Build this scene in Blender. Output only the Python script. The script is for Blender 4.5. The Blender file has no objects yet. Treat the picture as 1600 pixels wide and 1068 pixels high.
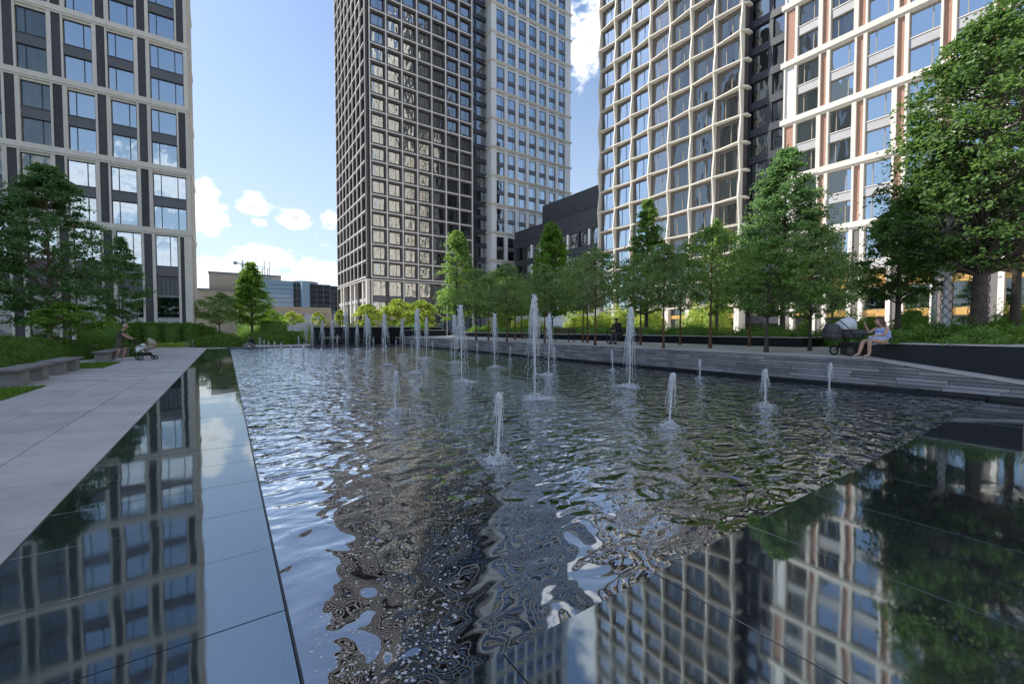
import bpy, math, random
import numpy as np
from mathutils import Vector, Matrix

SC = bpy.context.scene
COL = SC.collection

# ------------------------------------------------------------------ camera, sky, sun, exposure
# world axes: X across the pool, Y along it; camera 1.6 m above the pool coping
F, CX, CY, YH, H = 655.0, 800.0, 534.0, 513.0, 1.6
PITCH = math.atan((CY - YH) / F)
HEAD = math.radians(34.31)
SUN_EL, SUN_AZ = math.radians(50), math.radians(-39)      # azimuth from +Y, negative = towards -X
SKY_STRENGTH, SUN_STRENGTH, EXPOSURE = 0.078, 2.75, 1.38

cam_d = bpy.data.cameras.new('camera')
cam_d.sensor_width = 36.0
cam_d.lens = F / 1600.0 * 36.0
cam_d.clip_start, cam_d.clip_end = 0.05, 4000
cam = bpy.data.objects.new('camera', cam_d)
COL.objects.link(cam)
cam.location = (0, 0, H)
cam.rotation_euler = (math.pi / 2 - PITCH, 0, -HEAD)
SC.camera = cam

SUN_DIR = Vector((math.sin(SUN_AZ) * math.cos(SUN_EL), math.cos(SUN_AZ) * math.cos(SUN_EL), math.sin(SUN_EL)))
sun_d = bpy.data.lights.new('sun', 'SUN')
sun_d.energy, sun_d.angle, sun_d.color = SUN_STRENGTH, math.radians(0.53), (1.0, 0.94, 0.85)
sun = bpy.data.objects.new('sun', sun_d)
COL.objects.link(sun)
sun.rotation_euler = (-SUN_DIR).to_track_quat('-Z', 'Y').to_euler()

SC.view_settings.view_transform = 'Standard'
SC.view_settings.look = 'None'
SC.view_settings.exposure = EXPOSURE
SC.view_settings.gamma = 1.0
SC.view_settings.use_curve_mapping = False
SC.cycles.max_bounces = 12
SC.cycles.diffuse_bounces = 6
SC.cycles.transparent_max_bounces = 24
SC.cycles.glossy_bounces = 5
SC.cycles.use_denoising = True
SC.cycles.sample_clamp_indirect = 6.0
SC.cycles.caustics_reflective = False
SC.cycles.caustics_refractive = False

# pixel of the 1600x1068 photograph -> point in the place
ca_, sa_ = math.cos(HEAD), math.sin(HEAD)
RT = np.array([ca_, -sa_, 0.0])
F0 = np.array([sa_, ca_, 0.0])
FW = F0 * math.cos(PITCH) - np.array([0, 0, math.sin(PITCH)])
UP = F0 * math.sin(PITCH) + np.array([0, 0, math.cos(PITCH)])
CAMP = np.array([0, 0, H])
def ray(x, y): return FW + RT * ((x - CX) / F) + UP * (-(y - CY) / F)
def pz(x, y, z=0.0):
    d = ray(x, y); return CAMP + d * ((z - H) / d[2])
def pX(x, y, X):
    d = ray(x, y); return CAMP + d * (X / d[0])
def pY(x, y, Y):
    d = ray(x, y); return CAMP + d * (Y / d[1])
def pd(x, y, D): return CAMP + ray(x, y) * D
def lawn_z(X): return 0.04 * max(0.0, -1.28 - X)

# ------------------------------------------------------------------ node helpers
def new_mat(name):
    m = bpy.data.materials.new(name); m.use_nodes = True
    nt = m.node_tree; nt.nodes.clear()
    out = nt.nodes.new('ShaderNodeOutputMaterial')
    return m, nt, out
def N(nt, typ, **kw):
    n = nt.nodes.new('ShaderNode' + typ)
    for k, v in kw.items():
        if k.startswith('i_'):
            key = k[2:]
            n.inputs[int(key) if key.isdigit() else key.replace('_', ' ')].default_value = v
        else: setattr(n, k, v)
    return n
def L(nt, a, b): nt.links.new(a, b)
def val(nt, op, a, b=None, c=None, clamp=False):
    n = nt.nodes.new('ShaderNodeMath'); n.operation = op; n.use_clamp = clamp
    for i, x in enumerate((a, b, c)):
        if x is None: continue
        if isinstance(x, (int, float)): n.inputs[i].default_value = x
        else: nt.links.new(x, n.inputs[i])
    return n.outputs[0]
def mixc(nt, fac, a, b):
    n = nt.nodes.new('ShaderNodeMix'); n.data_type = 'RGBA'
    for sock, x in ((n.inputs[0], fac), (n.inputs[6], a), (n.inputs[7], b)):
        if isinstance(x, (int, float)): sock.default_value = x
        elif isinstance(x, tuple): sock.default_value = x if len(x) == 4 else x + (1,)
        else: nt.links.new(x, sock)
    return n.outputs[2]
def ramp(nt, fac, stops):
    n = nt.nodes.new('ShaderNodeValToRGB')
    cr = n.color_ramp
    while len(cr.elements) < len(stops): cr.elements.new(0.5)
    for e, (p, c) in zip(cr.elements, stops):
        e.position = p; e.color = c if len(c) == 4 else c + (1,)
    nt.links.new(fac, n.inputs[0])
    return n.outputs[0]

def mat(name, color, rough=0.6, var=0.12, scale=3.0, bump=0.0, bump_scale=60.0, spec=0.5, ior=None, metal=0.0, streak=False, coat=0.0, per_obj=0.0):
    """stone / paint / metal: base colour with large and fine variation, weathering streaks and relief"""
    m, nt, out = new_mat(name)
    b = N(nt, 'BsdfPrincipled'); L(nt, b.outputs[0], out.inputs[0])
    geo = N(nt, 'NewGeometry')
    pos = geo.outputs['Position']
    n1 = N(nt, 'TexNoise', i_Scale=scale, i_Detail=5.0, i_Roughness=0.6); L(nt, pos, n1.inputs['Vector'])
    fac = n1.outputs[0]
    if streak:
        mp = N(nt, 'Mapping'); mp.inputs['Scale'].default_value = (2.2, 2.2, 0.12); L(nt, pos, mp.inputs[0])
        n2 = N(nt, 'TexNoise', i_Scale=1.6, i_Detail=6.0); L(nt, mp.outputs[0], n2.inputs['Vector'])
        fac = val(nt, 'ADD', val(nt, 'MULTIPLY', fac, 0.5), val(nt, 'MULTIPLY', n2.outputs[0], 0.5))
    if per_obj:
        oi = N(nt, 'ObjectInfo')
        fac = val(nt, 'ADD', fac, val(nt, 'MULTIPLY', val(nt, 'SUBTRACT', oi.outputs['Random'], 0.5), per_obj))
    lo = tuple(max(0, c * (1 - 2.2 * var)) for c in color); hi = tuple(min(1, c * (1 + 2.2 * var)) for c in color)
    L(nt, ramp(nt, fac, [(0.2, lo), (0.8, hi)]), b.inputs['Base Color'])
    b.inputs['Roughness'].default_value = rough
    b.inputs['Metallic'].default_value = metal
    b.inputs['Specular IOR Level'].default_value = spec
    if ior: b.inputs['IOR'].default_value = ior
    if coat: b.inputs['Coat Weight'].default_value = coat
    if bump:
        n3 = N(nt, 'TexNoise', i_Scale=bump_scale, i_Detail=4.0); L(nt, pos, n3.inputs['Vector'])
        bp = N(nt, 'Bump', i_Strength=1.0, i_Distance=bump); L(nt, n3.outputs[0], bp.inputs['Height'])
        L(nt, bp.outputs[0], b.inputs['Normal'])
    return m

def granite(name, base, fleck, rough, ior, per_obj=0.0):
    m, nt, out = new_mat(name)
    b = N(nt, 'BsdfPrincipled'); L(nt, b.outputs[0], out.inputs[0])
    geo = N(nt, 'NewGeometry'); pos = geo.outputs['Position']
    v = N(nt, 'TexVoronoi', i_Scale=210.0); L(nt, pos, v.inputs['Vector'])
    n1 = N(nt, 'TexNoise', i_Scale=160.0, i_Detail=3.0); L(nt, pos, n1.inputs['Vector'])
    f = val(nt, 'MULTIPLY', val(nt, 'GREATER_THAN', v.outputs['Color'], 0.72), n1.outputs[0])
    n2 = N(nt, 'TexNoise', i_Scale=1.3, i_Detail=6.0, i_Roughness=0.65); L(nt, pos, n2.inputs['Vector'])
    oi = N(nt, 'ObjectInfo')
    c = mixc(nt, f, base, fleck)
    k = val(nt, 'ADD', val(nt, 'MULTIPLY', n2.outputs[0], 0.7), 0.65)
    if per_obj: k = val(nt, 'MULTIPLY', k, val(nt, 'ADD', val(nt, 'MULTIPLY', oi.outputs['Random'], per_obj), 1 - per_obj / 2))
    vm = N(nt, 'VectorMath', operation='SCALE'); L(nt, c, vm.inputs[0]); L(nt, k, vm.inputs['Scale'])
    L(nt, vm.outputs[0], b.inputs['Base Color'])
    n3 = N(nt, 'TexNoise', i_Scale=2.4, i_Detail=8.0, i_Roughness=0.7); L(nt, pos, n3.inputs['Vector'])
    r = N(nt, 'MapRange'); r.inputs[1].default_value = 0.35; r.inputs[2].default_value = 0.75
    r.inputs[3].default_value = rough * 0.6; r.inputs[4].default_value = rough * 1.8
    L(nt, n3.outputs[0], r.inputs[0]); L(nt, r.outputs[0], b.inputs['Roughness'])
    b.inputs['IOR'].default_value = ior; b.inputs['Specular Tint'].default_value = (0.80, 0.93, 1.0, 1)
    n4 = N(nt, 'TexNoise', i_Scale=1.7, i_Detail=1.0); L(nt, pos, n4.inputs['Vector'])
    bp = N(nt, 'Bump', i_Strength=1.0, i_Distance=0.0016); L(nt, n4.outputs[0], bp.inputs['Height'])
    L(nt, bp.outputs[0], b.inputs['Normal'])
    return m

def glass_mat(name, fac, tint, wav=0.012, through=(0.55, 0.6, 0.6)):
    m, nt, out = new_mat(name)
    geo = N(nt, 'NewGeometry'); oi = N(nt, 'ObjectInfo')
    mp = N(nt, 'VectorMath', operation='MULTIPLY_ADD')
    L(nt, geo.outputs['Position'], mp.inputs[0]); mp.inputs[1].default_value = (1, 1, 1)
    cr = N(nt, 'CombineXYZ'); L(nt, val(nt, 'MULTIPLY', oi.outputs['Random'], 37.0), cr.inputs[2]); L(nt, cr.outputs[0], mp.inputs[2])
    sc = N(nt, 'Mapping'); sc.inputs['Scale'].default_value = (1.0, 1.0, 0.45); L(nt, mp.outputs[0], sc.inputs[0])
    n = N(nt, 'TexNoise', i_Scale=0.9, i_Detail=1.0); L(nt, sc.outputs[0], n.inputs['Vector'])
    bp = N(nt, 'Bump', i_Strength=1.0, i_Distance=wav); L(nt, n.outputs[0], bp.inputs['Height'])
    g = N(nt, 'BsdfGlossy', i_Roughness=0.0); g.inputs[0].default_value = tint + (1,); L(nt, bp.outputs[0], g.inputs['Normal'])
    t = N(nt, 'BsdfTransparent'); t.inputs[0].default_value = through + (1,)
    fr = N(nt, 'Fresnel', i_IOR=1.5)
    k = val(nt, 'ADD', val(nt, 'MULTIPLY', fr.outputs[0], 1 - fac), fac, clamp=True)
    mx = N(nt, 'MixShader'); L(nt, k, mx.inputs[0]); L(nt, t.outputs[0], mx.inputs[1]); L(nt, g.outputs[0], mx.inputs[2])
    L(nt, mx.outputs[0], out.inputs[0])
    return m

def curtain_mat(name, color):
    m, nt, out = new_mat(name)
    geo = N(nt, 'NewGeometry')
    mp = N(nt, 'Mapping'); mp.inputs['Scale'].default_value = (1, 1, 0.03); L(nt, geo.outputs['Position'], mp.inputs[0])
    n = N(nt, 'TexNoise', i_Scale=7.0, i_Detail=4.0); L(nt, mp.outputs[0], n.inputs['Vector'])
    c = ramp(nt, n.outputs[0], [(0.3, tuple(x * 0.55 for x in color)), (0.7, color)])
    d = N(nt, 'BsdfDiffuse'); L(nt, c, d.inputs[0]); L(nt, d.outputs[0], out.inputs[0])
    return m

def leaf_mat(name, stops, trans=0.45, gloss=0.03):
    m, nt, out = new_mat(name)
    geo = N(nt, 'NewGeometry'); oi = N(nt, 'ObjectInfo')
    n = N(nt, 'TexNoise', i_Scale=0.9, i_Detail=2.0); L(nt, geo.outputs['Position'], n.inputs['Vector'])
    f = val(nt, 'ADD', val(nt, 'MULTIPLY', geo.outputs['Random Per Island'], 0.6), val(nt, 'MULTIPLY', n.outputs[0], 0.4))
    f = val(nt, 'ADD', f, val(nt, 'MULTIPLY', val(nt, 'SUBTRACT', oi.outputs['Random'], 0.5), 0.12))
    stops = [(p, tuple(min(0.6, x * (1.0 if 'lime' in name else 1.22)) for x in c_)) for p, c_ in stops]
    c = ramp(nt, f, stops)
    d = N(nt, 'BsdfDiffuse'); L(nt, c, d.inputs[0])
    t = N(nt, 'BsdfTranslucent')
    hs = N(nt, 'HueSaturation', i_Saturation=1.1, i_Value=1.9); hs.inputs['Hue'].default_value = 0.485
    L(nt, c, hs.inputs['Color']); L(nt, hs.outputs[0], t.inputs[0])
    m1 = N(nt, 'MixShader'); m1.inputs[0].default_value = trans; L(nt, d.outputs[0], m1.inputs[1]); L(nt, t.outputs[0], m1.inputs[2])
    g = N(nt, 'BsdfGlossy', i_Roughness=0.5); g.inputs[0].default_value = (0.5, 0.6, 0.5, 1)
    m2 = N(nt, 'MixShader'); m2.inputs[0].default_value = gloss; L(nt, m1.outputs[0], m2.inputs[1]); L(nt, g.outputs[0], m2.inputs[2])
    L(nt, m2.outputs[0], out.inputs[0])
    return m

M = {}
M['concrete'] = mat('cream_concrete', (0.70, 0.665, 0.60), 0.7, 0.06, 1.2, 0.002, 40, streak=True, per_obj=0.25)
M['white_stone'] = mat('white_stone', (0.70, 0.67, 0.60), 0.65, 0.05, 1.2, 0.002, 40, streak=True, per_obj=0.2)
M['pale_panel'] = mat('pale_panel', (0.76, 0.77, 0.77), 0.6, 0.05, 0.8, 0.001, 30, streak=True, per_obj=0.2)
M['wave'] = mat('wave_concrete', (0.74, 0.70, 0.61), 0.65, 0.05, 1.0, 0.002, 40, streak=True, per_obj=0.2)
M['dark_stone'] = mat('dark_stone', (0.052, 0.050, 0.058), 0.55, 0.22, 2.0, 0.003, 18, streak=True, per_obj=0.3)
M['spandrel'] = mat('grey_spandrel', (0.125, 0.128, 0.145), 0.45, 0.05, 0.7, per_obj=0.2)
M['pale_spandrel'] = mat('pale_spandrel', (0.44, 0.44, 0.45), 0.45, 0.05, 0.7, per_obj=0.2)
M['brown'] = mat('dark_brown_cladding', (0.082, 0.070, 0.066), 0.5, 0.15, 1.0, streak=True, per_obj=0.2)
M['bar'] = mat('pale_metal_bar', (0.80, 0.77, 0.73), 0.45, 0.04, 2.0)
M['navy'] = mat('navy_cladding', (0.045, 0.048, 0.062), 0.4, 0.08, 1.0)
M['lowdark'] = mat('charcoal_cladding', (0.04, 0.043, 0.052), 0.45, 0.12, 0.7, streak=True)
M['frame'] = mat('dark_window_frame', (0.035, 0.036, 0.042), 0.4, 0.05)
M['tan_frame'] = mat('tan_window_frame', (0.36, 0.30, 0.22), 0.45, 0.05)
M['taupe'] = mat('taupe_reveal', (0.17, 0.155, 0.15), 0.55, 0.06)
M['gold'] = mat('gold_panel', (0.58, 0.36, 0.12), 0.35, 0.06, 2.0, metal=0.15, per_obj=0.2)
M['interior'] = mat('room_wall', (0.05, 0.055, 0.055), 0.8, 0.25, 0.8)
M['glass_sky'] = glass_mat('coated_window_glass', 0.60, (0.76, 0.89, 1.0), 0.010)
M['glass_wavy'] = glass_mat('wavy_window_glass', 0.60, (0.90, 0.93, 0.94), 0.07)
M['glass_dark'] = glass_mat('dark_shop_glass', 0.16, (0.75, 0.85, 0.95), 0.01, (0.35, 0.4, 0.45))
M['glass_mid'] = glass_mat('grey_window_glass', 0.34, (0.85, 0.9, 0.95), 0.03, (0.6, 0.66, 0.64))
M['glass_room'] = glass_mat('clear_window_glass', 0.15, (0.85, 0.92, 0.95), 0.05, (0.66, 0.72, 0.70))
M['curtain'] = curtain_mat('white_curtain', (0.55, 0.58, 0.55))
M['curtain_green'] = curtain_mat('green_grey_curtain', (0.22, 0.26, 0.23))
M['coping'] = granite('polished_black_granite', (0.012, 0.013, 0.016), (0.11, 0.112, 0.118), 0.042, 3.3, 0.5)
M['blackwall'] = granite('honed_black_granite', (0.014, 0.014, 0.018), (0.03, 0.03, 0.035), 0.3, 1.28, 0.6)
M['paving'] = mat('grey_granite_paving', (0.465, 0.44, 0.43), 0.6, 0.08, 2.6, 0.0012, 90, per_obj=0.42)
M['terrace'] = mat('light_granite_terrace', (0.52, 0.50, 0.49), 0.6, 0.06, 1.8, 0.0012, 90)
M['brick'] = mat('blue_grey_walling_stone', (0.265, 0.268, 0.29), 0.55, 0.16, 2.5, 0.003, 45, per_obj=0.7)
M['joint'] = mat('dark_mortar', (0.05, 0.05, 0.055), 0.9, 0.1)
M['soil'] = mat('soil', (0.045, 0.035, 0.026), 0.95, 0.3, 6.0, 0.02, 25)
M['asphalt'] = mat('pale_asphalt', (0.16, 0.16, 0.165), 0.9, 0.12, 0.5, 0.004, 60)
M['turf'] = mat('turf', (0.045, 0.085, 0.016), 0.95, 0.25, 6.0, 0.02, 60)
M['bench_stone'] = mat('bench_concrete', (0.29, 0.28, 0.27), 0.7, 0.1, 4.0, 0.002, 60)
M['bench_wood'] = mat('weathered_bench_boards', (0.22, 0.21, 0.21), 0.7, 0.15, 5.0, 0.002, 60)
M['dark_metal'] = mat('dark_painted_metal', (0.02, 0.02, 0.022), 0.45, 0.1)
M['wood'] = mat('brown_wood_slats', (0.12, 0.075, 0.045), 0.6, 0.2, 8.0)
M['trunk_brown'] = mat('young_bark', (0.15, 0.085, 0.05), 0.9, 0.25, 14.0, 0.006, 50)
M['trunk_grey'] = mat('grey_bark', (0.085, 0.07, 0.058), 0.9, 0.3, 12.0, 0.012, 35)
M['trunk_tan'] = mat('tan_bark', (0.26, 0.19, 0.13), 0.9, 0.2, 10.0, 0.006, 40)
M['burlap'] = mat('white_trunk_wrap', (0.62, 0.61, 0.63), 0.85, 0.12, 9.0, 0.004, 60)
M['beige'] = mat('beige_wall', (0.50, 0.43, 0.33), 0.8, 0.05, 0.3, streak=True)
M['blue_panel'] = mat('blue_metal_panel', (0.30, 0.45, 0.57), 0.5, 0.06, 0.3, streak=True, per_obj=0.25)
M['blue_panel2'] = mat('pale_blue_panel', (0.42, 0.53, 0.64), 0.5, 0.05, 0.3, streak=True)
M['haze_white'] = mat('white_wall', (0.62, 0.66, 0.72), 0.7, 0.04, 0.3)
M['roof_grey'] = mat('roof_metal', (0.22, 0.24, 0.26), 0.5, 0.08)
M['tyre'] = mat('black_rubber', (0.012, 0.012, 0.013), 0.75, 0.1)
M['hub'] = mat('wheel_rim', (0.30, 0.30, 0.31), 0.35, 0.05, metal=0.5)
M['fabric_grey'] = mat('grey_pram_fabric', (0.10, 0.10, 0.105), 0.9, 0.15, 20, 0.001, 200)
M['fabric_beige'] = mat('beige_pram_fabric', (0.42, 0.37, 0.29), 0.9, 0.1, 20, 0.001, 200)
M['white_cloth'] = mat('white_muslin', (0.70, 0.74, 0.76), 0.9, 0.05, 10, 0.004, 30)
M['skin'] = mat('skin', (0.52, 0.32, 0.23), 0.5, 0.05, 12)
M['hair_blond'] = mat('grey_blond_hair', (0.42, 0.35, 0.25), 0.6, 0.2, 60)
M['hair_brown'] = mat('brown_hair', (0.09, 0.045, 0.025), 0.5, 0.25, 60)
M['olive'] = mat('olive_dress_cloth', (0.085, 0.09, 0.05), 0.9, 0.15, 12, 0.003, 40)
M['shoe_white'] = mat('white_trainer', (0.7, 0.7, 0.7), 0.6, 0.04)
M['jacket'] = mat('dark_grey_jacket', (0.035, 0.036, 0.045), 0.9, 0.12, 15, 0.003, 40)
M['jeans'] = mat('grey_trousers', (0.075, 0.08, 0.09), 0.9, 0.12, 15)
M['lettering'] = mat('gold_lettering', (0.55, 0.48, 0.32), 0.4, 0.03)
M['red_lamp'] = mat('red_lantern', (0.45, 0.05, 0.03), 0.4, 0.05)
M['yellow_sign'] = mat('yellow_sign_board', (0.75, 0.60, 0.03), 0.5, 0.03)
M['brickwall'] = None
G1 = [(0.15, (0.06, 0.115, 0.032)), (0.5, (0.12, 0.215, 0.055)), (0.85, (0.20, 0.31, 0.085))]
M['leaf_dark'] = leaf_mat('dark_maple_leaf', [(0.15, (0.05, 0.105, 0.042)), (0.5, (0.095, 0.185, 0.065)), (0.85, (0.16, 0.26, 0.095))])
M['leaf_mid'] = leaf_mat('green_leaf', G1)
M['leaf_fresh'] = leaf_mat('fresh_green_leaf', [(0.15, (0.06, 0.13, 0.022)), (0.5, (0.11, 0.21, 0.034)), (0.85, (0.19, 0.30, 0.06))])
M['leaf_lime'] = leaf_mat('lime_leaf', [(0.15, (0.16, 0.24, 0.04)), (0.5, (0.28, 0.37, 0.075)), (0.85, (0.42, 0.50, 0.13))], 0.4)
M['leaf_olive'] = leaf_mat('olive_green_leaf', [(0.15, (0.09, 0.145, 0.055)), (0.5, (0.16, 0.245, 0.088)), (0.85, (0.25, 0.33, 0.13))])
M['leaf_hedge'] = leaf_mat('hedge_leaf', [(0.15, (0.045, 0.10, 0.018)), (0.5, (0.10, 0.19, 0.034)), (0.85, (0.18, 0.28, 0.06))], 0.25)
M['leaf_maple'] = leaf_mat('deep_maple_leaf', [(0.15, (0.035, 0.075, 0.024)), (0.5, (0.07, 0.135, 0.036)), (0.85, (0.13, 0.205, 0.06))], 0.38)
M['grass'] = leaf_mat('grass_blade', [(0.15, (0.05, 0.105, 0.010)), (0.5, (0.10, 0.19, 0.018)), (0.85, (0.18, 0.28, 0.04))], 0.3, 0.04)

def brick_mat():
    m, nt, out = new_mat('pink_brick')
    b = N(nt, 'BsdfPrincipled', i_Roughness=0.85); L(nt, b.outputs[0], out.inputs[0])
    tc = N(nt, 'NewGeometry')
    sp = N(nt, 'SeparateXYZ'); L(nt, tc.outputs['Position'], sp.inputs[0])
    cb = N(nt, 'CombineXYZ'); L(nt, val(nt, 'ADD', sp.outputs[0], sp.outputs[1]), cb.inputs[0]); L(nt, sp.outputs[2], cb.inputs[1])
    br = N(nt, 'TexBrick', i_Scale=1.0); br.inputs['Brick Width'].default_value = 0.25; br.inputs['Row Height'].default_value = 0.085
    br.inputs['Mortar Size'].default_value = 0.008
    br.inputs['Color1'].default_value = (0.46, 0.25, 0.18, 1); br.inputs['Color2'].default_value = (0.40, 0.21, 0.15, 1); br.inputs['Mortar'].default_value = (0.42, 0.34, 0.29, 1)
    L(nt, cb.outputs[0], br.inputs['Vector'])
    n = N(nt, 'TexNoise', i_Scale=3.0, i_Detail=4.0); L(nt, tc.outputs['Position'], n.inputs['Vector'])
    vm = N(nt, 'VectorMath', operation='SCALE'); L(nt, br.outputs[0], vm.inputs[0]); L(nt, val(nt, 'ADD', val(nt, 'MULTIPLY', n.outputs[0], 0.4), 0.8), vm.inputs['Scale'])
    L(nt, vm.outputs[0], b.inputs['Base Color'])
    bp = N(nt, 'Bump', i_Strength=0.6, i_Distance=0.006); L(nt, br.outputs['Fac'], bp.inputs['Height']); bp.invert = True
    L(nt, bp.outputs[0], b.inputs['Normal'])
    return m
M['brickwall'] = brick_mat()

def water_mat():
    m, nt, out = new_mat('pool_water')
    geo = N(nt, 'NewGeometry'); pos = geo.outputs['Position']
    sp = N(nt, 'SeparateXYZ'); L(nt, pos, sp.inputs[0])
    # waves grow with the distance from the quiet near corner towards the jets
    dx = val(nt, 'SUBTRACT', sp.outputs[0], 0.8); dy = val(nt, 'SUBTRACT', sp.outputs[1], 1.6)
    far = N(nt, 'MapRange'); far.interpolation_type = 'SMOOTHSTEP'
    L(nt, val(nt, 'SQRT', val(nt, 'ADD', val(nt, 'MULTIPLY', dx, dx), val(nt, 'MULTIPLY', dy, dy))), far.inputs[0])
    far.inputs[1].default_value = 0.8; far.inputs[2].default_value = 6.5
    wob = N(nt, 'TexNoise', i_Scale=0.5, i_Detail=2.0); L(nt, pos, wob.inputs['Vector'])
    rough_amt = val(nt, 'MULTIPLY', far.outputs[0], val(nt, 'ADD', 0.55, wob.outputs[0]))
    a = N(nt, 'TexNoise', i_Scale=1.5, i_Detail=1.0, i_Distortion=0.6); L(nt, pos, a.inputs['Vector'])
    mp = N(nt, 'Mapping'); mp.inputs['Scale'].default_value = (1.0, 1.55, 1.0); mp.inputs['Rotation'].default_value = (0, 0, 0.5); L(nt, pos, mp.inputs[0])
    b = N(nt, 'TexNoise', i_Scale=2.5, i_Detail=1.0, i_Distortion=0.8); L(nt, mp.outputs[0], b.inputs['Vector'])
    c = N(nt, 'TexNoise', i_Scale=6.5, i_Detail=1.5, i_Distortion=0.4); L(nt, mp.outputs[0], c.inputs['Vector'])
    hgt = val(nt, 'MULTIPLY', a.outputs[0], 0.045)
    hgt = val(nt, 'ADD', hgt, val(nt, 'MULTIPLY', b.outputs[0], val(nt, 'ADD', 0.010, val(nt, 'MULTIPLY', rough_amt, 0.085))))
    hgt = val(nt, 'ADD', hgt, val(nt, 'MULTIPLY', c.outputs[0], val(nt, 'MULTIPLY', rough_amt, 0.020)))
    # rings running out from the front jets
    for (jx, jy, amp) in JET_RINGS:
        ex = val(nt, 'SUBTRACT', sp.outputs[0], jx); ey = val(nt, 'SUBTRACT', sp.outputs[1], jy)
        r = val(nt, 'SQRT', val(nt, 'ADD', val(nt, 'MULTIPLY', ex, ex), val(nt, 'MULTIPLY', ey, ey)))
        r = val(nt, 'ADD', r, val(nt, 'MULTIPLY', wob.outputs[0], 0.5))
        w = val(nt, 'MULTIPLY', val(nt, 'SINE', val(nt, 'MULTIPLY', r, 38.0)), val(nt, 'DIVIDE', amp, val(nt, 'ADD', 0.25, val(nt, 'MULTIPLY', r, r))))
        hgt = val(nt, 'ADD', hgt, w)
    bp = N(nt, 'Bump', i_Strength=1.0, i_Distance=1.0); L(nt, hgt, bp.inputs['Height'])
    g = N(nt, 'BsdfGlossy', i_Roughness=0.0); g.inputs[0].default_value = (0.92, 0.95, 1.0, 1); L(nt, bp.outputs[0], g.inputs['Normal'])
    t = N(nt, 'BsdfTransparent'); t.inputs[0].default_value = (0.34, 0.39, 0.38, 1)
    fr = N(nt, 'Fresnel', i_IOR=1.5); L(nt, bp.outputs[0], fr.inputs['Normal'])
    kk = val(nt, 'ADD', val(nt, 'MULTIPLY', fr.outputs[0], 2.5), 0.16, clamp=True)
    mx = N(nt, 'MixShader'); L(nt, kk, mx.inputs[0]); L(nt, t.outputs[0], mx.inputs[1]); L(nt, g.outputs[0], mx.inputs[2])
    L(nt, mx.outputs[0], out.inputs[0])
    return m

def spray_mat(name, solid):
    m, nt, out = new_mat(name)
    p = N(nt, 'BsdfPrincipled', i_Roughness=0.15); p.inputs['Base Color'].default_value = (0.90, 0.92, 0.95, 1)
    tr = N(nt, 'BsdfTranslucent'); tr.inputs[0].default_value = (0.9, 0.93, 0.96, 1)
    m0 = N(nt, 'MixShader'); m0.inputs[0].default_value = 0.35; L(nt, p.outputs[0], m0.inputs[1]); L(nt, tr.outputs[0], m0.inputs[2])
    t = N(nt, 'BsdfTransparent')
    geo = N(nt, 'NewGeometry'); mp = N(nt, 'Mapping'); mp.inputs['Scale'].default_value = (1, 1, 0.16); L(nt, geo.outputs['Position'], mp.inputs[0])
    n = N(nt, 'TexNoise', i_Scale=55.0, i_Detail=4.0); L(nt, mp.outputs[0], n.inputs['Vector'])
    k = val(nt, 'ADD', val(nt, 'MULTIPLY', val(nt, 'SUBTRACT', n.outputs[0], 0.5), 1.6), solid, clamp=True)
    mx = N(nt, 'MixShader'); L(nt, k, mx.inputs[0]); L(nt, t.outputs[0], mx.inputs[1]); L(nt, m0.outputs[0], mx.inputs[2])
    L(nt, mx.outputs[0], out.inputs[0])
    return m
M['spray'] = spray_mat('white_water_spray', 0.95)
M['foam'] = spray_mat('white_foam', 0.80)

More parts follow.
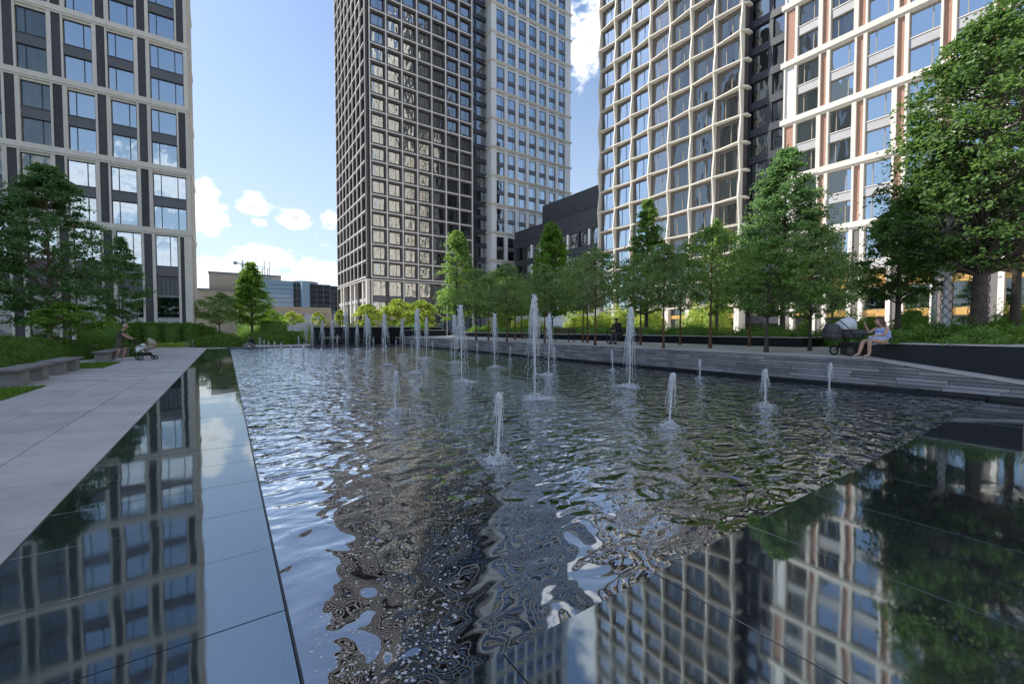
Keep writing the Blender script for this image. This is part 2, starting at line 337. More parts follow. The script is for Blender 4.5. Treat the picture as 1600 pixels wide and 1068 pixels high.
# ------------------------------------------------------------------ sky with summer cumulus
def build_world():
    w = bpy.data.worlds.new('World'); SC.world = w; w.use_nodes = True
    nt = w.node_tree; nt.nodes.clear()
    out = N(nt, 'OutputWorld'); bg = N(nt, 'Background'); L(nt, bg.outputs[0], out.inputs[0])
    bg.inputs['Strength'].default_value = SKY_STRENGTH
    sky = N(nt, 'TexSky'); sky.sky_type = 'NISHITA'; sky.sun_disc = False
    sky.sun_elevation = SUN_EL; sky.sun_rotation = SUN_AZ
    sky.air_density = 1.0; sky.dust_density = 0.6; sky.ozone_density = 2.0
    tc = N(nt, 'TexCoord'); d = tc.outputs['Generated']
    sp = N(nt, 'SeparateXYZ'); L(nt, d, sp.inputs[0])
    mp = N(nt, 'Mapping'); mp.inputs['Scale'].default_value = (1, 1, 1.7); L(nt, d, mp.inputs[0])
    n1 = N(nt, 'TexNoise', i_Scale=16.0, i_Detail=12.0, i_Roughness=0.60); L(nt, mp.outputs[0], n1.inputs['Vector'])
    n2 = N(nt, 'TexNoise', i_Scale=46.0, i_Detail=8.0, i_Roughness=0.6); L(nt, mp.outputs[0], n2.inputs['Vector'])
    dens = None
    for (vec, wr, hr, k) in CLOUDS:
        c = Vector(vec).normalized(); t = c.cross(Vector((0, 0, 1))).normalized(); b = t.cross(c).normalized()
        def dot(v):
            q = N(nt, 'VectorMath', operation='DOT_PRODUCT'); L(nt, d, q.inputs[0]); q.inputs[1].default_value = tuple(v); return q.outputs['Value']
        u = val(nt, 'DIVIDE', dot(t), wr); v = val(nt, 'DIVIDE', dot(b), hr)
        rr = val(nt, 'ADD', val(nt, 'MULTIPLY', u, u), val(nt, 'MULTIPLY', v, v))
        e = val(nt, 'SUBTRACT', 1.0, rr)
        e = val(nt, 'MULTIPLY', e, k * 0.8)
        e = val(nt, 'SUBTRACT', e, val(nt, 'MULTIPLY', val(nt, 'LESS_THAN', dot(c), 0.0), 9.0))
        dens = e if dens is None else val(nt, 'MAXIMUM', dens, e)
    dens = val(nt, 'MAXIMUM', dens, -1.0)
    # scattered clouds elsewhere, low over the horizon
    band = N(nt, 'MapRange'); L(nt, sp.outputs[2], band.inputs[0])
    band.inputs[1].default_value = 0.05; band.inputs[2].default_value = 0.42; band.inputs[3].default_value = -0.30; band.inputs[4].default_value = -1.0
    dens = val(nt, 'MAXIMUM', dens, band.outputs[0])
    nn = val(nt, 'ADD', val(nt, 'MULTIPLY', n1.outputs[0], 2.9), val(nt, 'MULTIPLY', n2.outputs[0], 2.1))
    f = val(nt, 'ADD', dens, val(nt, 'SUBTRACT', nn, 2.5))
    msk = N(nt, 'MapRange'); msk.interpolation_type = 'SMOOTHSTEP'; L(nt, f, msk.inputs[0])
    msk.inputs[1].default_value = -0.15; msk.inputs[2].default_value = 0.85
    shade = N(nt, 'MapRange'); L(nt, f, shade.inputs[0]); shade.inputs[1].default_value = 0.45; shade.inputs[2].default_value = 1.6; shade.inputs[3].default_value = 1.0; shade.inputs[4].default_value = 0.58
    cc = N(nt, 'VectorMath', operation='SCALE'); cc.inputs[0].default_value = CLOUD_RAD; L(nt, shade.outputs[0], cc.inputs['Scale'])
    # summer haze whitens the sky towards the horizon
    hz = N(nt, 'MapRange'); hz.interpolation_type = 'SMOOTHSTEP'; L(nt, sp.outputs[2], hz.inputs[0]); hz.inputs[1].default_value = 0.0; hz.inputs[2].default_value = 0.7
    hz.inputs[3].default_value = HAZE_LOW; hz.inputs[4].default_value = HAZE_HIGH
    skyc = mixc(nt, hz.outputs[0], sky.outputs[0], HAZE_RAD)
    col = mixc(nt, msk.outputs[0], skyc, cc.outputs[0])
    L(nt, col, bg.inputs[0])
HAZE_RAD, HAZE_LOW, HAZE_HIGH = (3.5, 4.0, 4.5), 0.65, 0.0
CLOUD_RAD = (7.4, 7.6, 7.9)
def dirp(x, y): return tuple(ray(x, y))
def refl_y(x, y):
    v = ray(x, y); return (v[0], -v[1], v[2])
CLOUDS = [
    (dirp(322, 325), 0.035, 0.050, 1.2), (dirp(395, 318), 0.032, 0.022, 1.2), (dirp(462, 343), 0.034, 0.020, 1.2),
    (dirp(517, 343), 0.024, 0.022, 1.2), (dirp(405, 349), 0.014, 0.010, 0.8), (dirp(412, 402), 0.060, 0.026, 1.2),
    (dirp(335, 425), 0.060, 0.030, 1.2), (dirp(500, 425), 0.060, 0.028, 1.2), (dirp(380, 440), 0.20, 0.03, 1.0),
    (dirp(912, 60), 0.042, 0.075, 0.85), (dirp(925, 0), 0.03, 0.05, 0.75), (dirp(770, 470), 0.5, 0.05, 0.8),
    (refl_y(120, 290), 0.10, 0.055, 1.1), (refl_y(250, 280), 0.10, 0.05, 1.1), (refl_y(260, 400), 0.16, 0.05, 1.0), (refl_y(120, 400), 0.14, 0.06, 1.0),
    ((1.0, -0.2, 0.6), 0.30, 0.18, 1.0), ((0.35, -0.45, 1.1), 0.24, 0.20, 0.9), ((-0.95, -0.25, 0.75), 0.26, 0.16, 0.9), ((0.9, 0.1, 0.8), 0.24, 0.18, 0.9), ((-0.35, -0.35, 1.0), 0.22, 0.16, 0.8),  # this row and the next: unseen clouds added to brighten the shade
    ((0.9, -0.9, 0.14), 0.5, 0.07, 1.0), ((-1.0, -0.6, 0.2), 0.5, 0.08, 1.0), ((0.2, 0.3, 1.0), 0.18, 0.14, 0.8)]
build_world()

# ------------------------------------------------------------------ mesh helpers
class MB:
    def __init__(s): s.v = []; s.f = []
    def add(s, verts, faces):
        o = len(s.v); s.v.extend(verts); s.f.extend([tuple(i + o for i in q) for q in faces]); return s
    def box(s, x0, x1, y0, y1, z0, z1):
        return s.add([(x0, y0, z0), (x1, y0, z0), (x1, y1, z0), (x0, y1, z0), (x0, y0, z1), (x1, y0, z1), (x1, y1, z1), (x0, y1, z1)],
                     [(0, 3, 2, 1), (4, 5, 6, 7), (0, 1, 5, 4), (1, 2, 6, 5), (2, 3, 7, 6), (3, 0, 4, 7)])
    def bevbox(s, x0, x1, y0, y1, z0, z1, b):
        """box with its top edges chamfered"""
        v = [(x0, y0, z0), (x1, y0, z0), (x1, y1, z0), (x0, y1, z0), (x0, y0, z1 - b), (x1, y0, z1 - b), (x1, y1, z1 - b), (x0, y1, z1 - b),
             (x0 + b, y0 + b, z1), (x1 - b, y0 + b, z1), (x1 - b, y1 - b, z1), (x0 + b, y1 - b, z1)]
        f = [(0, 3, 2, 1), (8, 9, 10, 11)]
        for i in range(4):
            j = (i + 1) % 4; f += [(i, j, 4 + j, 4 + i), (4 + i, 4 + j, 8 + j, 8 + i)]
        return s.add(v, f)
    def fb(s, u0, u1, w0, w1, v0, v1):          # facade box: u along, w outwards, v up
        return s.box(u0, u1, -w1, -w0, v0, v1)
    def prism(s, pts, z0, z1):
        n = len(pts); v = [(x, y, z0) for x, y in pts] + [(x, y, z1) for x, y in pts]
        return s.add(v, [tuple(range(n - 1, -1, -1)), tuple(range(n, 2 * n))] + [(i, (i + 1) % n, n + (i + 1) % n, n + i) for i in range(n)])
    def hull(s, ring0, ring1):                   # two matching rings of points
        n = len(ring0)
        return s.add(list(ring0) + list(ring1), [tuple(range(n - 1, -1, -1)), tuple(range(n, 2 * n))] + [(i, (i + 1) % n, n + (i + 1) % n, n + i) for i in range(n)])
    def tube(s, pts, rad, n=6, cap=True):
        pts = [Vector(p) for p in pts]; o = len(s.v)
        if isinstance(rad, (int, float)): rad = [rad] * len(pts)
        ref = None
        for i, p in enumerate(pts):
            d = (pts[min(i + 1, len(pts) - 1)] - pts[max(i - 1, 0)])
            d = d.normalized() if d.length > 1e-9 else Vector((0, 0, 1))
            if ref is None: ref = Vector((1, 0, 0)) if abs(d.x) < 0.8 else Vector((0, 1, 0))
            a = (ref - d * ref.dot(d)).normalized(); b = d.cross(a); ref = a
            for k in range(n):
                t = 2 * math.pi * k / n; q = p + (a * math.cos(t) + b * math.sin(t)) * rad[i]; s.v.append(tuple(q))
        for i in range(len(pts) - 1):
            for k in range(n):
                j = (k + 1) % n; s.f.append((o + i * n + k, o + i * n + j, o + (i + 1) * n + j, o + (i + 1) * n + k))
        if cap:
            s.f.append(tuple(o + k for k in range(n - 1, -1, -1))); e = o + (len(pts) - 1) * n; s.f.append(tuple(e + k for k in range(n)))
        return s
    def octa(s, c, r, rz=None):
        x, y, z = c; rz = rz or r
        return s.add([(x + r, y, z), (x, y + r, z), (x - r, y, z), (x, y - r, z), (x, y, z + rz), (x, y, z - rz)],
                     [(0, 1, 4), (1, 2, 4), (2, 3, 4), (3, 0, 4), (1, 0, 5), (2, 1, 5), (3, 2, 5), (0, 3, 5)])
    def ball(s, c, rx, ry=None, rz=None, n=10, m=7, jit=0.0, rnd=None):
        ry = ry or rx; rz = rz or rx; o = len(s.v)
        s.v.append((c[0], c[1], c[2] - rz))
        for i in range(1, m):
            p = -math.pi / 2 + math.pi * i / m
            for k in range(n):
                t = 2 * math.pi * k / n; j = 1 + (rnd.uniform(-jit, jit) if rnd else 0)
                s.v.append((c[0] + rx * j * math.cos(p) * math.cos(t), c[1] + ry * j * math.cos(p) * math.sin(t), c[2] + rz * j * math.sin(p)))
        s.v.append((c[0], c[1], c[2] + rz)); e = len(s.v) - 1
        for k in range(n): s.f.append((o, o + 1 + (k + 1) % n, o + 1 + k)); s.f.append((e, e - n + k, e - n + (k + 1) % n))
        for i in range(m - 2):
            for k in range(n):
                j = (k + 1) % n; a = o + 1 + i * n; s.f.append((a + k, a + j, a + n + j, a + n + k))
        return s
    def torus(s, c, R, r, axis='x', n=18, m=6):
        o = len(s.v)
        for i in range(n):
            t = 2 * math.pi * i / n
            for k in range(m):
                q = 2 * math.pi * k / m; a = (R + r * math.cos(q)); u, v, w = a * math.cos(t), a * math.sin(t), r * math.sin(q)
                p = {'x': (w, u, v), 'y': (u, w, v), 'z': (u, v, w)}[axis]
                s.v.append((c[0] + p[0], c[1] + p[1], c[2] + p[2]))
        for i in range(n):
            for k in range(m):
                a, b = (i + 1) % n, (k + 1) % m; s.f.append((o + i * m + k, o + a * m + k, o + a * m + b, o + i * m + b))
        return s
    def mesh(s, name, m, smooth=False):
        me = bpy.data.meshes.new(name); me.from_pydata(s.v, [], s.f); me.materials.append(m)
        if smooth: me.polygons.foreach_set('use_smooth', [True] * len(me.polygons))
        me.update(); return me

def put(name, me, parent=None, loc=(0, 0, 0), rot=None, scale=None, label=None, cat=None, group=None, kind=None):
    o = bpy.data.objects.new(name, me); COL.objects.link(o)
    if parent is not None: o.parent = parent
    o.location = loc
    if rot is not None: o.rotation_euler = rot
    if scale is not None: o.scale = scale if hasattr(scale, '__len__') else (scale,) * 3
    for k, v in (('label', label), ('category', cat), ('group', group), ('kind', kind)):
        if v: o[k] = v
    return o
def obj(name, mb, m, parent=None, smooth=False, **kw): return put(name, mb.mesh(name, M[m] if isinstance(m, str) else m, smooth), parent, **kw)
def thing(name, label, cat, loc=(0, 0, 0), rz=0.0, group=None): return put(name, None, None, loc, (0, 0, rz), None, label, cat, group)
def struct(name, mb, m, **kw): return obj(name, mb, m, kind='structure', **kw)
def copy_tree(o, parent=None, top=True):
    c = o.copy(); COL.objects.link(c)
    if parent is not None: c.parent = parent
    for ch in list(o.children): copy_tree(ch, c, False)
    return c
def retag(o, label, group=None):
    o['label'] = label
    if group: o['group'] = group
    return o
_cache = {}
def shared(key, fn):
    if key not in _cache: _cache[key] = fn()
    return _cache[key]

# ------------------------------------------------------------------ windows shared by all the facades (origin: lower left corner of the opening)
def frame_mesh(w, h, mull, fm, t=0.07, d=0.09):
    def mk():
        b = MB(); b.fb(0, t, 0, d, 0, h); b.fb(w - t, w, 0, d, 0, h); b.fb(t, w - t, 0, d, 0, t); b.fb(t, w - t, 0, d, h - t, h)
        for x in mull: b.fb(x * w - t / 2, x * w + t / 2, 0.004, d - 0.004, t, h - t)
        return b.mesh('window_frame', M[fm])
    return shared(('fr', round(w, 3), round(h, 3), mull, fm), mk)
def pane_mesh(w, h, gm, n=1):
    def mk():
        b = MB(); b.add([(0.03, -0.045, 0.03), (w - 0.03, -0.045, 0.03), (w - 0.03, -0.045, h - 0.03), (0.03, -0.045, h - 0.03)], [(0, 1, 2, 3)])
        return b.mesh('pane', M[gm])
    return shared(('pn', round(w, 3), round(h, 3), gm), mk)
def curtain_mesh(w, h, key, cm):
    def mk():
        r = random.Random(key); b = MB(); spans = [[(0.02, 0.32), (0.70, 0.98)], [(0.02, 0.98)], [(0.02, 0.45)], [(0.5, 0.98)], [(0.02, 0.2), (0.85, 0.98)]][key % 5]
        for a, c in spans:
            x0, x1 = a * w, c * w; n = max(6, int((x1 - x0) / 0.09)); vs = []
            for i in range(n + 1):
                x = x0 + (x1 - x0) * i / n; y = 0.19 + 0.045 * math.sin(i * 2.1 + r.random())
                vs += [(x, y, 0.03), (x, y, h - 0.03)]
            b.add(vs, [(2 * i, 2 * i + 2, 2 * i + 3, 2 * i + 1) for i in range(n)])
        return b.mesh('curtain', M[cm])
    return shared(('cu', round(w, 3), round(h, 3), key, cm), mk)
wrnd = random.Random(5)
def window(parent, u, wd, v, w, h, mull=(0.5,), fm='frame', gm='glass_sky', cur='curtain', pc=0.6):
    o = put('window', frame_mesh(w, h, tuple(mull), fm), parent, (u, -wd, v))
    put('pane', pane_mesh(w, h, gm), o)
    if cur and wrnd.random() < pc: put('curtain', curtain_mesh(w, h, wrnd.randrange(5), cur), o)
    return o
def fpart(name, parent, u0, u1, w0, w1, v0, v1, m):
    def mk():
        b = MB(); b.fb(0, u1 - u0, w0, w1, 0, v1 - v0); return b.mesh(name, M[m])
    me = shared((name, round(u1 - u0, 3), round(w0, 3), round(w1, 3), round(v1 - v0, 3), m), mk)
    return put(name, me, parent, (u0, 0, v0))
def stuffpart(name, mb, m, parent): return obj(name, mb, m, parent, kind='stuff')

# ------------------------------------------------------------------ left apartment building (facade faces -Y, in the shade)
LBX, LBY, LBTOP, LBSTEP = -2.82, 56.0, 86.0, 66.0  # roof heights and step are out of view, shaped to steer the shadow
lb = thing('apartment_building', 'shaded apartment block on the left with cream bands and dark stone panels', 'building', (LBX, LBY, 0))
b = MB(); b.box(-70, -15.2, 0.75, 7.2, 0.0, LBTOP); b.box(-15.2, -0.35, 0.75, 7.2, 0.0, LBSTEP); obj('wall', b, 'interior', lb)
LB_BANDS = [11.62 + 6.42 * k for k in range(9)]
PIT = 2.97
def lb_module(z0, z1, odd, bays, single=None):
    """one two-storey module between two bands; every bay is a window, two piers and a dark panel"""
    for i in range(bays):
        u1 = -0.0 - i * PIT                                    # right end of the bay
        if i == 0:
            if odd: xs = [(-0.28, 0.0, 'pier'), (-0.86, -0.28, 'panel'), (-1.0, -0.86, 'pier'), (-3.05, -1.0, 'win'), (-3.32, -3.05, 'pier')]
            else: xs = [(-0.34, 0.0, 'pier'), (-3.02, -0.34, 'win'), (-3.32, -3.02, 'pier')]
        else:
            o = -3.32 - (i - 1) * PIT
            if odd: xs = [(o - 0.62, o, 'panel'), (o - 0.78, o - 0.62, 'pier'), (o - 2.66, o - 0.78, 'win'), (o - 2.97, o - 2.66, 'pier')]
            else: xs = [(o - 0.60, o, 'panel'), (o - 0.90, o - 0.60, 'pier'), (o - 2.82, o - 0.90, 'win'), (o - 2.97, o - 2.82, 'pier')]
        for (a, c, k) in xs:
            if k == 'pier': fpart('pier', lb, a, c, -0.74, 0.06, z0, z1, 'concrete')
            elif k == 'panel': fpart('stone_panel', lb, a, c, -0.74, 0.0, z0, z1, 'dark_stone')
            else:
                w = c - a; zt = z1 - 0.22
                if i >= 3: gm, cu = 'glass_room', 'curtain_green'
                else: gm, cu = 'glass_sky', 'curtain'
                mull = (0.24, 0.74) if w > 2.4 else ((0.30,) if (i + odd) % 2 else (0.70,))
                fpart('lintel', lb, a, c, -0.74, -0.06, zt, z1, 'concrete')
                hh = (zt - z0 - 0.98) / 2
                window(lb, a, -0.30, z0, w, hh, mull, 'frame', gm, cu, 0.7)
                fpart('spandrel', lb, a, c, -0.74, -0.05, z0 + hh, z0 + hh + 0.90, 'spandrel')
                fpart('sill', lb, a, c, -0.74, -0.01, z0 + hh + 0.90, z0 + hh + 0.98, 'frame')
                window(lb, a, -0.30, z0 + hh + 0.98, w, hh, mull, 'frame', gm, cu, 0.7)
for k, zb in enumerate(LB_BANDS):
    b = MB(); b.fb(-18.2, 0.0, -0.74, 0.14, zb - 0.28, zb + 0.22); b.fb(-18.2, 0.0, -0.74, 0.09, zb - 0.46, zb - 0.30); obj('cornice', b, 'concrete', lb)
    b = MB(); b.box(-0.34, 0.14, 0.0, 7.2, zb - 0.27, zb + 0.21); obj('side_cornice', b, 'white_stone', lb)
    if k < len(LB_BANDS) - 1: lb_module(zb + 0.22, LB_BANDS[k + 1] - 0.46, (k % 2 == 1), 6)
b = MB(); b.fb(-70, -15.2, -0.74, 0.06, LB_BANDS[-1] + 0.22, LBTOP); b.fb(-15.2, 0, -0.74, 0.06, LB_BANDS[-1] + 0.22, LBSTEP); b.fb(-70, -18.2, -0.74, 0.05, 0, LB_BANDS[-1] + 0.22); b.box(-0.34, 0, 0.76, 7.2, LB_BANDS[-1] + 0.22, LBSTEP); obj('upper_wall', b, 'concrete', lb)
for k in range(7):                                            # side wall: tall beige strips with dark joints between
    y0 = 0.78 + k * 0.93
    fp = MB(); fp.box(-0.34, 0.02 if k % 2 else 0.06, y0, y0 + 0.88, 0.3, LB_BANDS[-1] + 0.2); obj('side_pier', fp, 'concrete', lb)
# ground floors: tall dark glazing between cream piers
z0, z1 = 0.0, LB_BANDS[0] - 0.46
o = 0.0
xs = [(-0.62, 0.0, 'pier'), (-0.95, -0.62, 'panel'), (-1.15, -0.95, 'pier'), (-2.95, -1.15, 'win'), (-3.2, -2.95, 'pier')]
for i in range(1, 6):
    o = -3.2 - (i - 1) * PIT; xs += [(o - 0.62, o, 'panel'), (o - 0.80, o - 0.62, 'pier'), (o - 2.70, o - 0.80, 'win'), (o - 2.97, o - 2.70, 'pier')]
for n_, (a, c, k) in enumerate(xs):
    if k == 'pier': fpart('pier', lb, a, c, -0.74, 0.06, z0, z1, 'concrete')
    elif k == 'panel': fpart('stone_panel', lb, a, c, -0.74, 0.0, z0, z1, 'dark_stone')
    else:
        w = c - a
        window(lb, a, -0.30, 8.0, w, z1 - 8.0, (0.65,), 'frame', 'glass_sky', None)
        fpart('spandrel', lb, a, c, -0.74, -0.05, 7.0, 7.95, 'spandrel')
        for q in range(5): fpart('louvre_panel', lb, a + q * w / 5 + 0.015, a + (q + 1) * w / 5 - 0.015, -0.74, -0.28, 5.0, 6.98, 'spandrel')
        fpart('rail', lb, a, c, -0.74, -0.2, 4.88, 4.98, 'pale_spandrel')
        window(lb, a, -0.36, 2.75, w, 2.1, (), 'frame', 'glass_dark', None)
        fpart('canopy_beam', lb, a, c, -0.74, 0.02, 2.15, 2.7, 'pale_spandrel')
        window(lb, a, -0.36, 0.0, w, 2.12, (), 'frame', 'glass_dark', None)

# ------------------------------------------------------------------ dark tower in the middle (main face -Y, sunlit narrow face -X) with its link to the white tower
DTX, DTY = 22.8, 83.0
dt = thing('dark_tower', 'tall dark brown tower in the middle with a thin pale grid around square windows', 'tower', (DTX, DTY, 0))
CW, CH, ZB = 3.185, 3.19, 11.65
NR, NU = 17, 27
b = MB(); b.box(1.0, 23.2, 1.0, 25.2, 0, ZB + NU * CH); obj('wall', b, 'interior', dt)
left = put('side_face', None, dt, (0, 25.6, 0), (0, 0, -math.pi / 2))
def dt_face(par, n, off, gm, wpar):
    U = n * CW
    for i in range(n + 1):
        u = off + i * CW
        fpart('dark_pier', par, u - 0.42, u + 0.42, -0.98, 0.0, ZB, ZB + NU * CH, 'brown')
        fpart('grid_bar', par, u - 0.11, u + 0.11, -0.02, 0.13, ZB, ZB + NU * CH, 'bar')
    for j in range(NU):
        z = ZB + j * CH
        fpart('dark_spandrel', par, off + 0.0, off + U, -0.97, -0.03, z - 0.44, z + 0.44, 'brown')
        fpart('grid_bar', par, off - 0.08, off + U + 0.08, -0.02, 0.11, z - 0.11, z + 0.11, 'bar')
fr_up, pn_up = MB(), MB()
dt_face(dt, 7, 0.8, 'glass_wavy', dt)
for j in range(NR):
    for i in range(7):
        u = 0.8 + i * CW + 0.42
        window(dt, u, -0.48, ZB + j * CH + 0.44, CW - 0.84, CH - 0.88, (0.62,), 'frame', 'glass_wavy' if i < 4 else 'glass_mid', 'curtain', 0.75 if i >= 4 else 0.3)
up = MB()
for j in range(NR, NU):
    for i in range(7):
        u = 0.8 + i * CW + 0.42; z = ZB + j * CH + 0.44
        up.add([(u, 0.5, z), (u + CW - 0.84, 0.5, z), (u + CW - 0.84, 0.5, z + CH - 0.88), (u, 0.5, z + CH - 0.88)], [(0, 1, 2, 3)])
stuffpart('upper_panes', up, 'glass_wavy', dt)
# the side face is a flat part group: everything on it is placed in tower coordinates turned by a quarter
COL.objects.unlink(left); bpy.data.objects.remove(left)
def side(name, y0, y1, w0, w1, z0, z1, m):
    def mk():
        q = MB(); q.box(-w1, -w0, 0, y1 - y0, 0, z1 - z0); return q.mesh(name, M[m])
    return put(name, shared(('sd', name, round(y1 - y0, 3), round(w0, 3), round(w1, 3), round(z1 - z0, 3), m), mk), dt, (0, y0, z0))
for i in range(9):
    y = 0.45 + i * 3.14
    side('dark_pier', y - 0.45, y + 0.45, -1.0, 0.0, ZB, ZB + NU * CH, 'brown')
    if i: side('grid_bar', y - 0.085, y + 0.085, -0.02, 0.13, ZB, ZB + NU * CH, 'bar')
for j in range(NU):
    z = ZB + j * CH
    side('dark_spandrel', 0.5, 25.6, -0.97, -0.03, z - 0.4, z + 0.4, 'brown'); side('grid_bar', 0.86, 25.66, -0.02, 0.11, z - 0.085, z + 0.085, 'bar')
sidepane = shared('dtside', lambda: MB().add([(0.75, 0, 0), (0.75, -2.24, 0), (0.75, -2.24, 2.39), (0.75, 0, 2.39)], [(0, 1, 2, 3)]).mesh('pane', M['glass_dark']))
sideframe = shared('dtsidef', lambda: MB().box(0.68, 0.8, -2.24, -2.16, 0, 2.39).box(0.68, 0.8, -0.08, 0, 0, 2.39).box(0.68, 0.8, -2.16, -0.08, 0, 0.08).box(0.68, 0.8, -2.16, -0.08, 2.31, 2.39).box(0.69, 0.79, -1.2, -1.12, 0.08, 2.31).mesh('window_frame', M['frame']))
for j in range(NR):
    for i in range(8):
        o = put('window', sideframe, dt, (0, 0.45 + i * 3.14 + 0.45 + 2.24, ZB + j * CH + 0.4)); put('pane', sidepane, o)
up = MB()
for j in range(NR, NU):
    for i in range(8):
        y = 0.9 + i * 3.14; z = ZB + j * CH + 0.4; up.add([(0.75, y + 2.24, z), (0.75, y, z), (0.75, y, z + 2.39), (0.75, y + 2.24, z + 2.39)], [(0, 1, 2, 3)])
stuffpart('upper_side_panes', up, 'glass_dark', dt)
# podium of the dark tower
fpart('podium_band', dt, -0.06, 23.2, -0.97, 0.22, ZB - 0.62, ZB - 0.45, 'bar'); side('podium_band', -0.06, 25.7, -0.97, 0.2, ZB - 0.6, ZB - 0.46, 'bar')
for i in range(8):
    u = 0.8 + i * CW; 
    fpart('podium_pier', dt, u - 0.3, u + 0.3, -0.98, 0.1 if i % 2 == 0 else 0.0, 0.0, ZB - 0.63, 'brown')
    if i in (0, 2, 3, 5, 7): fpart('grid_bar', dt, u - 0.1, u + 0.1, 0.09, 0.24, 0.0, ZB - 0.63, 'bar')
for i in range(7):
    u = 0.8 + i * CW
    window(dt, u + 0.3, -0.4, 8.05, CW - 0.6, 2.9, (0.62,), 'frame', 'glass_wavy' if i < 4 else 'glass_mid', 'curtain', 0.4)
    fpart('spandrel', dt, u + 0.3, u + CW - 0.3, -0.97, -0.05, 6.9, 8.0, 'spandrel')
    window(dt, u + 0.3, -0.4, 4.5, CW - 0.6, 2.38, (0.5,), 'frame', 'glass_dark' if i else 'glass_wavy', None)
    fpart('rail', dt, u + 0.3, u + CW - 0.3, -0.97, -0.1, 4.2, 4.48, 'spandrel')
    window(dt, u + 0.3, -0.4, 0.9, CW - 0.6, 3.28, (0.5,), 'frame', 'glass_dark', None)
for i in range(9):
    y = 0.45 + i * 3.14; side('podium_pier', y - 0.35, y + 0.35, -1.0, 0.15 if i % 2 == 0 else 0.02, 0.0, ZB - 0.61, 'brown' if i % 3 == 2 else 'concrete')
for i in range(8):
    y = 0.8 + i * 3.14
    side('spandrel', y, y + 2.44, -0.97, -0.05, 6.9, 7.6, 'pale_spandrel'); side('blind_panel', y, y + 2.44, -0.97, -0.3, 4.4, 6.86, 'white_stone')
    o = put('window', shared('dtpw', lambda: MB().box(0.5, 0.6, -2.44, -2.36, 0, 3.3).box(0.5, 0.6, -0.08, 0, 0, 3.3).box(0.5, 0.6, -1.26, -1.18, 0, 3.3).mesh('window_frame', M['frame'])), dt, (0, y + 2.44, 7.62)); put('pane', shared('dtpp', lambda: MB().add([(0.55, 0, 0), (0.55, -2.44, 0), (0.55, -2.44, 3.3), (0.55, 0, 3.3)], [(0, 1, 2, 3)]).mesh('pane', M['glass_mid'])), o)
    o = put('window', shared('dtpw2', lambda: MB().box(0.5, 0.6, -2.44, -2.36, 0, 3.4).box(0.5, 0.6, -0.08, 0, 0, 3.4).box(0.5, 0.6, -1.26, -1.18, 0, 3.4).mesh('window_frame', M['frame'])), dt, (0, y + 2.44, 0.95)); put('pane', shared('dtpp2', lambda: MB().add([(0.55, 0, 0), (0.55, -2.44, 0), (0.55, -2.44, 3.4), (0.55, 0, 3.4)], [(0, 1, 2, 3)]).mesh('pane', M['glass_mid'])), o)
b = MB(); b.box(0, 23.3, 0.99, 25.6, ZB + NU * CH, ZB + NU * CH + 1.5); obj('roof', b, 'brown', dt)

# link between the two towers: recessed dark floors
lk = thing('link_block', 'narrow dark recessed block joining the dark tower and the white tower', 'building', (46.3, 84.3, 0))
b = MB(); b.box(0, 4.6, 0.8, 15, 0, 97); obj('wall', b, 'interior', lk)
for j in range(30):
    z = 1.0 + j * 3.2
    fpart('floor_band', lk, 0, 4.6, -0.79, 0.05, z, z + 0.95, 'navy')
    if j < 24:
        window(lk, 0.35, -0.3, z + 0.97, 0.8, 2.2, (), 'frame', 'glass_sky', None)
        window(lk, 1.5, -0.3, z + 0.97, 2.7, 2.2, (0.68,), 'frame', 'glass_mid', 'curtain', 0.9)
for u0, u1 in ((0.0, 0.33), (1.16, 1.48), (4.22, 4.6)): fpart('dark_pier', lk, u0, u1, -0.79, 0.0, 0, 97, 'navy')

# ------------------------------------------------------------------ white tower
WTX, WTY = 50.4, 82.2
wt = thing('white_tower', 'pale stone tower right of the dark tower with slim cornices every second floor', 'tower', (WTX, WTY, 0))
WTOP = 102.0
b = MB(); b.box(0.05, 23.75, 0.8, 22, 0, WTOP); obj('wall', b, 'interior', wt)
WB = [4.55 + 6.40 * k for k in range(16)]
piers = [(0.0, 1.33)] + [(1.33 + 2.24 + i * 3.07, 1.33 + 3.07 + i * 3.07) for i in range(6)] + [(1.33 + 2.24 + 18.42, 23.8)]
for (a, c) in piers: fpart('pier', wt, a, c, -0.79, 0.14, 0, WTOP, 'pale_panel')
fpart('side_wall', wt, -0.02, 0.3, -21.0, 0.1, 0, WTOP, 'pale_panel')
for k, zb in enumerate(WB):
    q = MB(); q.hull([(-0.45, -0.52, zb - 0.06), (24.1, -0.52, zb - 0.06), (23.82, -0.12, zb - 0.48), (-0.05, -0.12, zb - 0.48)], [(-0.45, -0.52, zb + 0.06), (24.1, -0.52, zb + 0.06), (23.82, 0.7, zb + 0.1), (-0.05, 0.7, zb + 0.1)])
    q.box(-0.42, -0.03, -0.5, 5.0, zb - 0.3, zb + 0.05)
    obj('cornice', q, 'white_stone', wt)
    if k > 12: continue
    for i in range(7):
        a = 1.33 + i * 3.07; w = 2.24
        for z in (zb + 0.1, zb + 3.2):
            window(wt, a, -0.25, z, w, 2.18, ((0.22, 0.80), (0.72,), (0.25,))[(i + k) % 3], 'frame', 'glass_sky' if k > 3 else 'glass_mid', 'curtain', 0.4)
        fpart('spandrel', wt, a, a + w, -0.79, -0.05, zb + 2.3, zb + 3.18, 'spandrel')
        fpart('lintel', wt, a, a + w, -0.79, -0.07, zb + 5.4, zb + 5.94, 'pale_panel')

